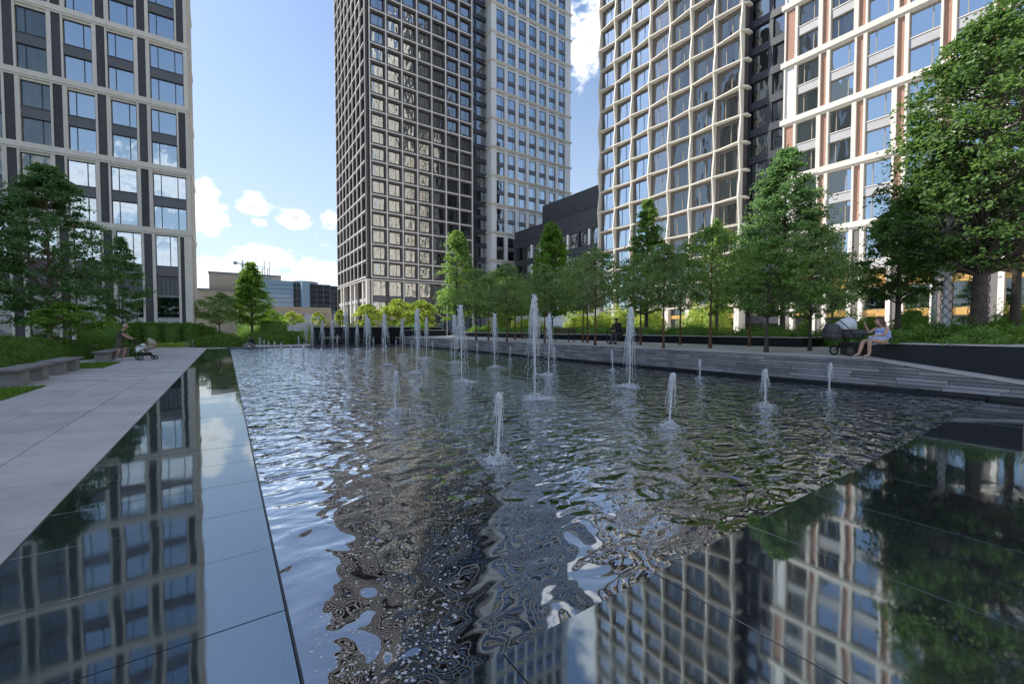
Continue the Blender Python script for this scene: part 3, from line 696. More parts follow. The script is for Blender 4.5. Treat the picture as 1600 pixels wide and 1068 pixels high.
# ------------------------------------------------------------------ low dark building between the white tower and the wave tower (facade faces -X)
LX = 53.0
low = thing('low_office_block', 'low charcoal block between the white tower and the curved grid building', 'building', (LX, 76.5, 0), -math.pi / 2)
b = MB(); b.fb(0, 26.0, -20, -0.7, 0, 22.3); obj('wall', b, 'interior', low)
b = MB(); b.fb(0, 26.0, -20, 0.05, 20.3, 22.5); obj('parapet', b, 'lowdark', low)
b = MB(); b.fb(-0.04, 26.0, -20, 0.12, 22.5, 22.62); obj('coping_strip', b, 'frame', low)
b = MB(); b.fb(8.4, 26.0, -19, -1.0, 22.62, 26.6); obj('roof_storey', b, 'lowdark', low)
for j in range(4):
    z = 4.3 + j * 4.0
    fpart('floor_band', low, 0, 26.0, -0.69, 0.0, z + 2.75, z + 3.98, 'lowdark')
    for i in range(9):
        u = 0.7 + i * 2.8
        window(low, u, -0.3, z, 2.35, 2.73, (0.3,), 'frame', 'glass_mid', 'curtain_green', 0.6)
        fpart('pale_pier' if i % 3 else 'dark_pier', low, u + 2.36, u + 2.79, -0.69, 0.08, z, z + 2.74, 'pale_panel' if i % 3 else 'lowdark')
    fpart('dark_pier', low, 0, 0.69, -0.69, 0.02, z, z + 2.74, 'lowdark')
b = MB(); b.fb(0, 26, -0.69, 0.02, 0, 4.28); obj('plinth', b, 'haze_white', low)

# ------------------------------------------------------------------ wave grid building (facade faces -X, sunlit)
WVX, WVY0 = 51.75, 50.0
wv = thing('wave_grid_building', 'sunlit apartment tower whose cream grid of fins swells in and out like a net', 'building', (WVX, WVY0, 0), -math.pi / 2)
NC, NRW, CU, CV, ZW = 7, 17, 3.30, 3.275, 4.40
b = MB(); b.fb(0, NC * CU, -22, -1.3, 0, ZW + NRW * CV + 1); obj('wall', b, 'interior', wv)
def off(i, j): return 0.06 + 0.42 * ((i + j) % 2)
def vfin(par, u, v0, w0, w1):
    def mk():
        t = 0.085; q = MB(); q.hull([(-t, 1.28, 0), (t, 1.28, 0), (t, -w0 + 0.015, 0), (-t, -w0 + 0.015, 0)], [(-t, 1.28, CV), (t, 1.28, CV), (t, -w1 + 0.015, CV), (-t, -w1 + 0.015, CV)]); return q.mesh('upright_fin', M['wave'])
    return put('upright_fin', shared(('vf', w0, w1), mk), par, (u, 0, v0))
def hfin(par, u0, v, w0, w1):
    def mk():
        t = 0.10; q = MB(); q.hull([(0, 1.27, -t), (0, -w0, -t + 0.03), (0, -w0, t - 0.03), (0, 1.27, t)], [(CU, 1.27, -t), (CU, -w1, -t + 0.03), (CU, -w1, t - 0.03), (CU, 1.27, t)]); return q.mesh('level_fin', M['wave'])
    return put('level_fin', shared(('hf', w0, w1), mk), par, (u0, 0, v))
for i in range(NC + 1):
    for j in range(NRW): vfin(wv, i * CU, ZW + j * CV, off(i, j), off(i, j + 1))
for j in range(NRW + 1):
    for i in range(NC): hfin(wv, i * CU, ZW + j * CV, off(i, j), off(i + 1, j))
sur = MB(); wl, wr, wbm, wtp = 0.42, 2.78, 0.26, 2.90
for q in ((0.115, wl, 0.14, CV - 0.14), (wr, CU - 0.115, 0.14, CV - 0.14), (wl, wr, 0.14, wbm), (wl, wr, wtp, CV - 0.14)): sur.fb(q[0], q[1], -1.29, -0.34, q[2], q[3])
surm = sur.mesh('reveal', M['taupe'])
for j in range(NRW):
    for i in range(NC):
        put('reveal', surm, wv, (i * CU, 0, ZW + j * CV))
        window(wv, i * CU + wl, -0.52, ZW + j * CV + wbm, wr - wl, wtp - wbm, (0.33,) if (i + j) % 2 else (0.64,), 'frame' if i < 3 else 'tan_frame', 'glass_sky' if i < 3 else ('glass_room' if (i > 4 or (i * 5 + j * 3) % 3) else 'glass_mid'), 'curtain', 0.25 if i < 3 else 0.85)
for i in range(NC + 1): fpart('column', wv, i * CU - 0.3, i * CU + 0.3, -1.29, 0.3, 0, ZW - 0.14, 'wave')
for i in range(NC):
    window(wv, i * CU + 0.31, -0.6, 0.9, CU - 0.62, 2.0, (0.5,), 'frame', 'glass_dark', None)
    fpart('gold_fascia', wv, i * CU + 0.31, i * CU + CU - 0.31, -1.28, -0.1, 2.92, 3.4, 'gold')
    window(wv, i * CU + 0.31, -0.6, 3.42, CU - 0.62, 0.84, (0.5,), 'frame', 'glass_dark', None)
# end wall of the wave building (returns towards the link) and the blue-black link
for j in range(NRW):
    z = ZW + j * CV
    fpart('end_panel', wv, NC * CU + 0.12, NC * CU + 0.2, -1.28, -0.5, z + 0.15, z + CV - 0.15, 'brown')
    q = MB(); q.hull([(NC * CU + 0.10, -off(NC, j) + 0.02, z - 0.11), (NC * CU + 0.10, -off(NC, j) + 0.02, z + 0.11), (NC * CU + 0.10, 1.2, z + 0.11), (NC * CU + 0.10, 1.2, z - 0.11)],
                     [(NC * CU + 0.62, 0.35, z - 0.11), (NC * CU + 0.62, 0.35, z + 0.11), (NC * CU + 0.62, 1.2, z + 0.11), (NC * CU + 0.62, 1.2, z - 0.11)])
    obj('corner_fin', q, 'wave', wv)
lk2 = thing('link_bay', 'dark blue recessed bay between the curved grid building and the pink brick building', 'building', (53.4, 26.9, 0), -math.pi / 2)
b = MB(); b.fb(0, 4.2, -15, -0.9, 0, 60); obj('wall', b, 'interior', lk2)
for j in range(17):
    z = 2.2 + j * 3.24
    fpart('floor_band', lk2, 0, 4.25, -0.89, 0.0, z, z + 0.85, 'navy')
    window(lk2, 0.12, -0.35, z + 0.87, 2.1, 2.35, (0.3,), 'frame', 'glass_mid', 'curtain', 0.8)
    window(lk2, 2.72, -0.35, z + 0.87, 1.45, 2.35, (), 'frame', 'glass_mid', 'curtain', 0.5)
for u0, u1 in ((0, 0.11), (2.24, 2.7), (4.18, 4.25)): fpart('dark_pier', lk2, u0, u1, -0.89, -0.04, 0, 58, 'navy')

# ------------------------------------------------------------------ right building: white grid, pink brick panels (facade faces -X, sunlit)
RBX, RBY0 = 53.0, 22.72
rb = thing('brick_apartment_building', 'apartment building on the right with white piers and pink brick panels', 'building', (RBX, RBY0, 0), -math.pi / 2)
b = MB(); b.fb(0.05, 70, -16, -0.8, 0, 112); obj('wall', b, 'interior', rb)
RB_BANDS = [12.18 + 6.40 * k for k in range(15)]
NBAY = 8
ext = {k: MB() for k in ('white_stone', 'brickwall', 'pale_spandrel', 'glass_mid')}
def rb_module(z0, z1, odd, NBAY=8):
    xs = [(0.0, 0.15, 'pier'), (0.15, 1.06, 'panel0'), (1.06, 1.30, 'pier')]
    u = 1.30
    for i in range(20):
        if odd: cells = [(u, u + 1.98, 'win'), (u + 1.98, u + 2.36, 'pier'), (u + 2.36, u + 2.93, 'panel'), (u + 2.93, u + 3.1, 'pier')]
        else: cells = [(u, u + 2.1, 'win'), (u + 2.1, u + 2.27, 'pier'), (u + 2.27, u + 2.80, 'panel'), (u + 2.80, u + 3.1, 'pier')]
        xs += [c + (i,) for c in cells]; u += 3.1
    for c in xs:
        a, e, k = c[:3]; i = c[3] if len(c) > 3 else 0
        if i >= NBAY:
            if k == 'pier': ext['white_stone'].fb(a, e, -0.79, 0.1, z0, z1)
            elif k == 'panel': ext['brickwall'].fb(a, e, -0.79, -0.14, z0, z1)
            else:
                ext['pale_spandrel'].fb(a, e, -0.79, -0.1, z0 + 2.42, z0 + 3.3); ext['glass_mid'].add([(a, 0.4, z0), (e, 0.4, z0), (e, 0.4, z1), (a, 0.4, z1)], [(0, 1, 2, 3)])
            continue
        if k == 'pier': fpart('pier', rb, a, e, -0.79, 0.1, z0, z1, 'white_stone')
        elif k == 'panel': fpart('brick_panel', rb, a, e, -0.79, -0.14, z0, z1, 'brickwall')
        elif k == 'panel0': fpart('brick_panel' if odd else 'stone_panel', rb, a, e, -0.79, -0.06, z0, z1, 'brickwall' if odd else 'pale_panel')
        else:
            w = e - a; hh = (z1 - z0 - 0.95) / 2
            mull = (0.74,) if (i + odd) % 2 else (0.3,)
            gm = 'glass_room' if i == 0 or (i == 1 and odd) else 'glass_sky'
            window(rb, a, -0.36, z0, w, hh, mull, 'tan_frame', gm, 'curtain', 0.9 if gm == 'glass_room' else 0.35)
            fpart('spandrel', rb, a, e, -0.79, -0.03, z0 + hh, z0 + hh + 0.82, 'pale_spandrel')
            fpart('sill', rb, a, e, -0.79, 0.02, z0 + hh + 0.86, z0 + hh + 0.95, 'white_stone')
            window(rb, a, -0.36, z0 + hh + 0.95, w, hh, mull, 'tan_frame', gm, 'curtain', 0.9 if gm == 'glass_room' else 0.35)
for k, zb in enumerate(RB_BANDS):
    q = MB(); q.fb(-0.3, 63.4, -0.79, 0.22, zb - 0.30, zb + 0.26); q.fb(-0.02, 63.4, -0.79, 0.04, zb - 0.52, zb - 0.31); obj('cornice', q, 'white_stone', rb)
    if k < len(RB_BANDS) - 1: rb_module(zb + 0.26, RB_BANDS[k + 1] - 0.52, k % 2, 8 if k < 6 else 0)
b = MB(); b.fb(0, 70, -0.79, 0.1, RB_BANDS[-1] + 0.26, 112); obj('upper_wall', b, 'white_stone', rb)
for k, q in ext.items(): stuffpart({'white_stone': 'far_piers', 'brickwall': 'far_brick_panels', 'pale_spandrel': 'far_spandrels', 'glass_mid': 'far_panes'}[k], q, k, rb)
# arcade storeys below the first cornice
u = 0.0
zt = RB_BANDS[0] - 0.52
fpart('pier', rb, 0, 0.5, -0.79, 0.12, 0, zt, 'white_stone')
u = 0.5
for i in range(16):
    fpart('stone_panel', rb, u, u + 0.6, -0.79, 0.0, 0, zt, 'taupe'); fpart('pier', rb, u + 0.6, u + 0.95, -0.79, 0.12, 0, zt, 'white_stone')
    a, e = u + 0.95, u + 2.75
    window(rb, a, -0.5, 0.85, e - a, 1.95, (), 'tan_frame', 'glass_dark', None)
    fpart('gold_fascia', rb, a, e, -0.79, -0.16, 2.82, 3.45, 'gold')
    window(rb, a, -0.5, 3.47, e - a, 2.3, (), 'tan_frame', 'glass_dark', None)
    fpart('gold_rail', rb, a, e, -0.79, -0.3, 5.79, 5.95, 'gold')
    for q in range(4): fpart('bronze_panel', rb, a + q * 0.45 + 0.01, a + q * 0.45 + 0.44, -0.79, -0.5, 5.96, 7.6, 'gold')
    fpart('spandrel', rb, a, e, -0.79, -0.2, 7.6, 8.5, 'pale_spandrel')
    window(rb, a, -0.4, 8.52, e - a, zt - 8.52, (0.7,), 'tan_frame', 'glass_sky', 'curtain', 0.3)
    fpart('pier', rb, e, e + 0.35, -0.79, 0.12, 0, zt, 'white_stone')
    u += 3.1

# ------------------------------------------------------------------ far shopping centre, gateway, crane
MY = 165.0
def mp(x, y): return pY(x, y, MY)
mall = thing('beige_centre', 'far beige windowless hall with a higher storey behind the conical tree', 'building', (0, 0, 0))
a = mp(300, 448); c = mp(430, 452); z1 = mp(360, 452)[2]
b = MB(); b.box(a[0], c[0], MY, MY + 30, -1, z1); obj('wall', b, 'beige', mall)
a2 = mp(326, 426); c2 = mp(440, 430)
b = MB(); b.box(a2[0], c2[0], MY + 2, MY + 28, z1 + 0.01, mp(360, 427)[2]); obj('upper_storey', b, 'beige', mall)
b = MB(); b.box(a[0], c[0], MY - 0.4, MY + 30.2, z1 - 0.5, z1); b.box(a2[0] - .2, c2[0], MY + 1.7, MY + 28, mp(360, 427)[2], mp(360, 427)[2] + 0.5); obj('coping_strip', b, 'roof_grey', mall)
blue = thing('blue_shopping_centre', 'far pale blue shopping centre with tinted glass bays and a round rooftop drum', 'building', (0, 0, 0))
x0, x1, x2, x3, x4, x5, x6 = (mp(q, 450)[0] for q in (405, 455, 467, 480, 512, 524, 540))
zt = mp(440, 440)[2]
b = MB(); b.box(x0, x6, MY - 4, MY + 25, -1, mp(500, 447)[2]); obj('wall', b, 'blue_panel2', blue)
nb = 8
for q in range(nb):
    zz0 = 6 + (zt - 6) * q / nb; zz1 = 6 + (zt - 6) * (q + 1) / nb - 0.12
    b = MB(); b.box(x0, x1, MY - 5, MY - 4.01, zz0, zz1); obj('cladding_panel', b, 'blue_panel' if q > 4 else 'blue_panel2', blue)
for (p0, p1, zc) in ((x1 + .1, x2 - .1, mp(460, 443)[2]), (x3 + .1, x4 - .1, mp(495, 446)[2]), (x4, x5 - .1, mp(515, 449)[2])):
    b = MB(); b.box(p0, p1, MY - 4.6, MY - 4.01, 8, zc); g_ = obj('glass_bay', b, 'glass_dark', blue)
    b = MB()
    k = max(2, int((p1 - p0) / 1.8))
    for q in range(k + 1): b.box(p0 + (p1 - p0) * q / k - 0.06, p0 + (p1 - p0) * q / k + 0.06, MY - 4.75, MY - 4.61, 8, zc)
    for q in range(6): b.box(p0, p1, MY - 4.72, MY - 4.62, 8 + (zc - 8) * q / 5 - 0.06, 8 + (zc - 8) * q / 5 + 0.06)
    obj('mullion_grid', b, 'roof_grey', g_)
b = MB(); b.prism([(x2, MY - 7), (x3, MY - 5.2), (x3, MY - 4.01), (x2, MY - 4.01)], 6, mp(474, 443)[2]); obj('blue_pier', b, 'blue_panel', blue)
b = MB(); b.box(x5, x6, MY - 6, MY - 4.01, 4, mp(530, 446)[2]); obj('blue_pier', b, 'blue_panel', blue)
dc = mp(482, 440); dr = abs(mp(500, 440)[0] - mp(464, 440)[0]) / 2 * 1.1
b = MB(); ring = [(dc[0] + dr * math.cos(t * math.pi / 16), MY + 8 + dr * math.sin(t * math.pi / 16)) for t in range(32)]
b.prism(ring, mp(482, 446)[2], mp(482, 440)[2]); b2 = MB(); ring2 = [(dc[0] + dr * 1.07 * math.cos(t * math.pi / 16), MY + 8 + dr * 1.07 * math.sin(t * math.pi / 16)) for t in range(32)]
b2.prism(ring2, mp(482, 439.9)[2], mp(482, 437.4)[2]); dr_ = obj('drum', b, 'roof_grey', blue); obj('drum_roof', b2, 'roof_grey', blue)
b = MB()
for q in range(7): p_ = mp(408 + q * 2.6, 437); b.tube([(p_[0], MY, zt - 1), (p_[0], MY, zt + 1.6 + 2.5 * ((q * 7) % 3))], 0.12, 4)
obj('roof_mast', b, 'roof_grey', blue, kind='stuff')
GY = 105.0
gt = thing('beige_gateway', 'long beige flat canopy on posts in front of the blue shopping centre', 'gateway', (0, 0, 0))
ga, gb_ = pY(420, 480, GY), pY(517, 480, GY)
b = MB(); b.box(ga[0], gb_[0], GY, GY + 3, pY(470, 489, GY)[2], pY(470, 479.5, GY)[2]); obj('beam', b, 'beige', gt)
for q in (424, 514): 
    p_ = pY(q, 500, GY); b = MB(); b.box(p_[0] - 0.55, p_[0] + 0.55, GY + 0.2, GY + 2.6, -1, pY(470, 489, GY)[2] - 0.005); obj('post', b, 'beige', gt)
for q, mm, lab in ((445, 'dark_metal', 'small dark lantern hanging under the beige canopy'), (475, 'red_lamp', 'small red lantern hanging under the beige canopy')):
    p_ = pY(q, 493, GY); t_ = thing('hanging_lantern', lab, 'lantern', (p_[0], GY + 1, p_[2]))
    b = MB(); b.ball((0, 0, 0), 0.28, n=8, m=6); obj('globe', b, mm, t_, True); b = MB(); b.tube([(0, 0, 0.26), (0, 0, pY(470, 489, GY)[2] - p_[2])], 0.03, 4); obj('cord', b, 'dark_metal', t_)
wl_ = thing('white_wall', 'long white far wall seen under the beige canopy', 'wall', (0, 0, 0))
p_, q_ = pY(405, 500, 130), pY(530, 500, 130); b = MB(); b.box(p_[0], q_[0], 130, 131, -1, pY(470, 489, 130)[2]); obj('wall_face', b, 'haze_white', wl_)
b = MB(); b.box(p_[0], q_[0], 129.9, 131.1, pY(470, 489, 130)[2], pY(470, 489, 130)[2] + 0.25); obj('wall_coping', b, 'roof_grey', wl_)
for q, lab in ((520, 'tall thin dark lamp post beside the dark tower and the beige canopy'), (662, 'thin dark lamp post among the lime green shrubs by the dark tower')):
    D_ = 60 if q == 520 else 66; p_ = pd(q, 500, D_); zt_ = pd(q, 458 if q == 520 else 467, D_)[2]
    t_ = thing('lamp_post', lab, 'lamp post', (p_[0], p_[1], 0.0))
    b = MB(); b.tube([(0, 0, 0), (0, 0, zt_)], [0.1, 0.08], 8); obj('pole', b, 'dark_metal', t_); b = MB(); b.tube([(0, 0, zt_ - 0.02), (0, 0, zt_ + 0.25)], 0.15, 8); obj('lamp_head', b, 'dark_metal', t_)
# tower crane far behind
CD = 420.0
cr = thing('tower_crane', 'tiny tower crane standing far behind the beige hall roof', 'crane', (0, 0, 0))
def cp(x, y): return Vector(pd(x, y, CD))
mb_, mt_ = cp(379, 470), cp(379, 406.5)
b = MB(); b.tube([mb_, mt_], 0.8, 4); obj('mast', b, 'haze_white', cr)
b = MB(); b.tube([cp(366, 409.5), cp(379, 412.5), cp(410, 416.5)], [0.5, 0.7, 0.25], 4); obj('jib', b, 'roof_grey', cr)
b = MB(); q = cp(367.5, 410); b.box(q.x - 1.6, q.x + 1.6, q.y - 1, q.y + 1, q.z - 1.9, q.z + 0.9); obj('counterweight', b, 'roof_grey', cr)
b = MB(); q = cp(379, 415); b.box(q.x - 0.9, q.x + 0.9, q.y - 1, q.y + 1, q.z - 1.3, q.z + 1.0); obj('cabin', b, 'roof_grey', cr)

# ------------------------------------------------------------------ ground, pool, copings, terrace
PX0, PX1, PY0, PY1 = 0.27, 13.95, 1.70, 39.6
TZ = 0.83                                                     # terrace level
b = MB(); b.box(-1500, 1500, -300, 2500, -1.2, -0.6); struct('ground', b, 'asphalt')
b = MB(); b.box(-70, -6.6, -20, 55.2, -0.59, 0.20); b.box(-6.6, -3.86, -20, 15.9, -0.59, 0.10); b.box(-6.6, -3.86, 21.8, 25.4, -0.59, 0.10); b.box(-6.6, -3.86, 29.6, 33.0, -0.59, 0.10); struct('lawn_ground', b, 'turf')
b = MB(); b.box(-70, 47, 41.2, 82, -0.59, -0.02); struct('far_paving', b, 'paving')
b = MB(); b.box(-9, 20, -20, 1.7 - 1.52, -0.59, -0.03); struct('near_paving', b, 'paving')
# pool basin
b = MB(); b.box(PX0 - 0.3, PX1 + 0.3, PY0 - 0.3, PY1 + 0.3, -0.60, -0.42); pf = struct('pool_floor', b, 'blackwall')
b = MB(); b.box(PX0 - 0.28, PX0 - 0.012, PY0 - 0.3, PY1 + 0.3, -0.41, -0.05); b.box(PX0 - 0.012, PX1 + 0.02, PY0 - 0.28, PY0 - 0.012, -0.41, -0.05); struct('pool_basin', b, 'blackwall')
jn = MB()
for x in np.arange(0.9, 13.5, 1.25): jn.box(x - 0.006, x + 0.006, PY0, 5, -0.419, -0.4165)
for y in np.arange(2.3, 5, 1.25): jn.box(PX0, PX1, y - 0.006, y + 0.006, -0.4185, -0.416)
rr_ = random.Random(8)
for (ax, ay, bx, by) in ((1.3, 1.75, 2.3, 3.9), (0.55, 1.8, 0.9, 2.9), (1.0, 1.8, 2.4, 2.5)):   # loose lamp cables lying on the floor
    pts = [(ax + (bx - ax) * t / 8 + rr_.uniform(-.05, .05), ay + (by - ay) * t / 8 + rr_.uniform(-.04, .04), -0.41) for t in range(9)]; jn.tube(pts, 0.008, 5)
obj('floor_joints', jn, 'spandrel', pf, kind='stuff')

# left coping: polished slabs
slabL = {}
lc = put('left_coping', None, kind='structure'); rc = put('near_coping', None, kind='structure')
def slab(parent, x0, x1, y0, y1, z, m, name, t=0.06, gap=0.0028, bev=0.0010):
    key = (name, round(x1 - x0, 3), round(y1 - y0, 3), m, t)
    def mk():
        q = MB(); q.bevbox(gap, x1 - x0 - gap, gap, y1 - y0 - gap, -t, 0, bev); return q.mesh(name, M[m])
    return put(name, shared(key, mk), parent, (x0, y0, z), (sr.gauss(0, 0.0007), sr.gauss(0, 0.0007), 0))
sr = random.Random(3)
ys = [1.70, 2.66] + [2.66 + 0.83 * k for k in range(1, 47)]
for y0, y1 in zip(ys[:-1], ys[1:]): slab(lc, -1.28, PX0 - 0.018, y0, y1, sr.uniform(-0.0012, 0.0012), 'coping', 'slab')
yL1 = ys[-1]
for i in range(13): slab(rc, -1.28 + i * 1.19 - (0 if i else 0), -1.28 + (i + 1) * 1.19, 0.20, 1.70, sr.uniform(-0.0012, 0.0012), 'coping', 'slab')
b = MB(); b.box(-1.28, PX0 - 0.018, 1.72, yL1, -0.3, -0.062); b.box(-1.27, 14.2, 0.21, PY0 - 0.004, -0.3, -0.063); struct('coping_bed', b, 'joint')
b = MB(); b.box(PX0 - 0.016, PX0 - 0.004, PY0, PY1, -0.40, -0.004); struct('edge_trim', b, 'dark_metal')
# far edge and right ledge of black granite at the foot of the wall
fe = put('far_coping', None, kind='structure')
for i in range(12): slab(fe, 0.0 + i * 1.19, (i + 1) * 1.19, PY1, PY1 + 0.9, 0.08, 'dark_stone', 'slab', 0.5)
lg = put('wall_ledge', None, kind='structure')
for i in range(34): slab(lg, PX1, PX1 + 0.32, 1.72 + i * 1.13, 1.72 + (i + 1) * 1.13, 0.10 if i else 0.06, 'blackwall', 'slab', 0.5)

# brick wall below the terrace: long thin stones, laid in courses
bw = put('terrace_wall', None, kind='structure')
b = MB(); b.prism([(4.0, TZ - 0.06), (39.6, TZ - 0.06), (39.6, -0.5), (-1.8, -0.5), (-1.8, 0.02)], 0, 0.35)
cv = [(PX1 + 0.345 + z, x, y) for (x, y, z) in b.v]; b.v = cv; obj('wall_backing', b, 'joint', bw)
CHT = 0.089
brk = []
wr_ = random.Random(12)
for c in range(9):
    z0 = 0.085 + c * CHT; y = -1.6 + wr_.uniform(-0.6, 0)
    while y < 39.5:
        l = wr_.choice((0.55, 0.75, 0.95, 1.2)); y1 = min(y + l, 39.55)
        top = TZ - 0.06 if y1 > 3.9 else max(0, (TZ - 0.06) * (y1 + 1.8) / 5.8)
        if z0 + 0.05 < top: brk.append((y, y1, z0, min(z0 + CHT, top)))
        y += l
brk.sort(key=lambda q: q[0]); rest = MB()
for n_, (y0, y1, z0, z1) in enumerate(brk):
    d_ = wr_.uniform(0, 0.012)
    if n_ < 290:
        def mk(): q = MB(); q.box(PX1 + 0.32 - d_, PX1 + 0.36, 0.004, y1 - y0 - 0.004, 0.007, z1 - z0 - 0.007); return q.mesh('brick', M['brick'])
        put('brick', mk(), bw, (0, y0, z0))
    else: rest.box(PX1 + 0.32 - d_, PX1 + 0.36, y0 + 0.004, y1 - 0.004, z0 + 0.007, z1 - 0.007)
obj('far_bricks', rest, 'brick', bw, kind='stuff')
# terrace slabs (edge strip as parts) and the falling ramp end
tr_ = put('terrace', None, kind='structure')
b = MB(); b.box(PX1 + 0.9, 52.2, 4.0, 40.2, -0.5, TZ - 0.004); b.box(16, 52.2, -45, 4.0, -0.5, 0.78); obj('terrace_bed', b, 'terrace', tr_)
for i in range(30): slab(tr_, PX1 + 0.30, PX1 + 0.9, 4.0 + i * 1.2, 5.2 + i * 1.2, TZ, 'terrace', 'edge_slab', 0.055)
for i in range(24):
    for k in range(4): slab(tr_, PX1 + 0.9 + k * 1.15, PX1 + 0.9 + (k + 1) * 1.15, 4.0 + i * 1.2, 5.2 + i * 1.2, TZ + 0.004, 'terrace', 'paving_slab', 0.03)
rp = MB(); rp.add([(PX1 + 0.29, 4.0, TZ), (16.3, 4.0, TZ), (16.3, -1.9, 0.0), (PX1 + 0.29, -1.9, 0.0), (PX1 + 0.29, 4.0, TZ - 0.055), (16.3, 4.0, -0.5), (16.3, -1.9, -0.5), (PX1 + 0.29, -1.9, -0.055)], [(0, 3, 2, 1), (0, 4, 7, 3), (3, 7, 6, 2), (1, 2, 6, 5)])
struct('ramp', rp, 'terrace')

# left paving: slabs
pv = put('pool_path', None, kind='structure')
for i in range(60):
    for k in range(3):
        x1 = -1.285 - k * 0.86; x0 = x1 - 0.86; y0 = 3.6 + i * 0.66 + (0.33 if k == 1 else 0)
        o = slab(pv, x0, x1, y0, y0 + 0.66, lawn_z(x1) + 0.004, 'paving', 'paving_slab', 0.05, 0.0045, 0.003); o.rotation_euler = (0, math.atan(0.04), 0)
        o.location.z = lawn_z(x0) + sr.uniform(0, 0.002) + 0.003
pk = MB(); pk.box(-6.6, -3.87, 15.9, 21.8, -0.5, 0.105); pk.box(-6.6, -3.87, 25.4, 29.6, -0.5, 0.105); pk.box(-14, -3.87, 33.0, 43.5, -0.5, 0.105); pk.box(-3.86, -1.29, -20, 43.5, -0.5, -0.03); struct('bench_bay_paving', pk, 'paving')

# water
JETS = []                                                     # filled below from the photograph: (base x, base y, top y, kind, label)
front = [(779, 722, 614, 'mid', 'nearest fountain jet, a thick mid-height column alone in the middle foreground'),
         (1047, 668, 583, 'mid', 'mid-height front jet with a fat head, right of the nearest jet'),
         (1195, 636, 577, 'mid', 'front jet with a forked falling skirt, second from the right wall corner'),
         (1296, 614, 567, 'small', 'short front jet with a white mop head, closest to the corner of the right wall'),
         (618, 645, 580, 'mid', 'mid-height white jet left of the nearest jet, amid the building reflection'),
         (836, 622, 461, 'tall', 'tallest fountain jet, a broad white plume right of the pool centre'),
         (722, 597, 477, 'tall', 'tall twisting jet left of the tallest jet with a wide splash'),
         (983, 604, 480, 'tall', 'tall thin jet with a ragged head on the right, before the man on the bench'),
         (857, 586, 490, 'tall', 'tall jet with a torn veil of falling water just right of the tallest jet'),
         (773, 574, 490, 'tall', 'tall slim jet with a hooked top halfway between the two tallest jets'),
         (711, 567, 492, 'tall', 'tall jet with a wide net of drops half hidden by the twisting jet'),
         (651, 583, 482, 'tall', 'tall jet with a pointed head before the lime shrubs, third along its row'),
         (666, 560, 496, 'tall', 'tall jet bursting into a side veil, right of the lime shrubs'),
         (604, 571, 490, 'tall', 'tall jet before the dark tower corner, fourth along its row'),
         (629, 555, 498, 'tall', 'slender tall jet in front of the far black wall under the lime shrubs'),
         (573, 562, 493, 'tall', 'tall jet with a loose double crown before the left lime shrub'),
         (577, 549, 498, 'tall', 'thin tall jet standing close behind the double crowned jet'),
         (541, 557, 485, 'tall', 'wide bushy white jet in front of the far black wall beneath the tower corner'),
         (558, 546, 505, 'tall', 'thin jet right beside the bushy jet at the far wall'),
         (520, 552, 500, 'tall', 'tall jet before the gold lettering, right of the letters'),
         (503, 549, 500, 'tall', 'tall jet before the gold lettering, left of the letters'),
         (489, 547, 500, 'tall', 'tall faint jet at the left end of the far black wall'),
         (478, 546, 502, 'tall', 'leftmost of the tall jets, before the trimmed box hedge')]
for k, (x, y) in enumerate([(1093, 592), (957, 579), (867, 571), (797, 562), (746, 557), (705, 552), (676, 549)]):
    nm = ('nearest', 'second', 'third', 'fourth', 'fifth', 'sixth', 'seventh')[k]
    front.append((x, y, (561, 547, 541, 541, 536, 536, 533)[k], 'small', 'short thin jet, ' + nm + ' in the row along the right wall'))
for k, (x, y, t) in enumerate([(543, 613, 553), (502, 592, 545), (474, 578, 540), (455, 568, 538), (440, 562, 536), (429, 557, 534), (420, 553, 533), (413, 550, 531), (406, 548, 527)]):
    nm = ('nearest', 'second', 'third', 'fourth', 'fifth', 'sixth', 'seventh', 'eighth', 'farthest')[k]
    front.append((x, y, t, 'small', 'short glassy jet, ' + nm + ' in the left row that runs away beside the coping'))
for k, (x, y, t) in enumerate([(467, 545, 525), (527, 545, 523), (583, 544, 527), (599, 545, 528), (619, 546, 531), (643, 547, 531)]):
    nm = ('left end of the row', 'just right of the gold letters', 'before the middle of the black wall', 'right of the middle of the black wall', 'beside the second lettering', 'right end of the row')[k]
    front.append((x, y, t, 'small', 'tiny jet in the far edge row, ' + nm))
JPOS = [pz(x, y, -0.03) for (x, y, t, k, l) in front]
JET_RINGS = [(JPOS[0][0], JPOS[0][1], 0.0016), (JPOS[1][0], JPOS[1][1], 0.0016), (JPOS[4][0], JPOS[4][1], 0.002), (JPOS[2][0], JPOS[2][1], 0.0014), (JPOS[5][0], JPOS[5][1], 0.003), (JPOS[6][0], JPOS[6][1], 0.003)]
M['water'] = water_mat()
b = MB(); b.add([(PX0 - 0.003, PY0 - 0.002, -0.012), (PX1 + 0.005, PY0 - 0.002, -0.012), (PX1 + 0.005, PY1 + 0.005, -0.012), (PX0 - 0.003, PY1 + 0.005, -0.012)], [(0, 1, 2, 3)]); struct('water', b, 'water')
# foam bubbles drifting in the quiet corner
fb_ = MB(); fr_ = random.Random(77)
for k in range(1700):
    t = fr_.random() ** 1.7
    x = PX0 + 0.05 + fr_.random() * (0.6 + 4.2 * t); y = PY0 + 0.05 + t * 6.0 + fr_.random() * 0.3
    if x > PX1 - 0.1: continue
    r = 0.003 + 0.010 * fr_.random() ** 2.2; fb_.octa((x, y, -0.011), r, r * 0.5)
obj('foam_bubbles', fb_, 'foam', kind='stuff', label='white foam bubbles drifting on the calm near corner of the pool', cat='foam')

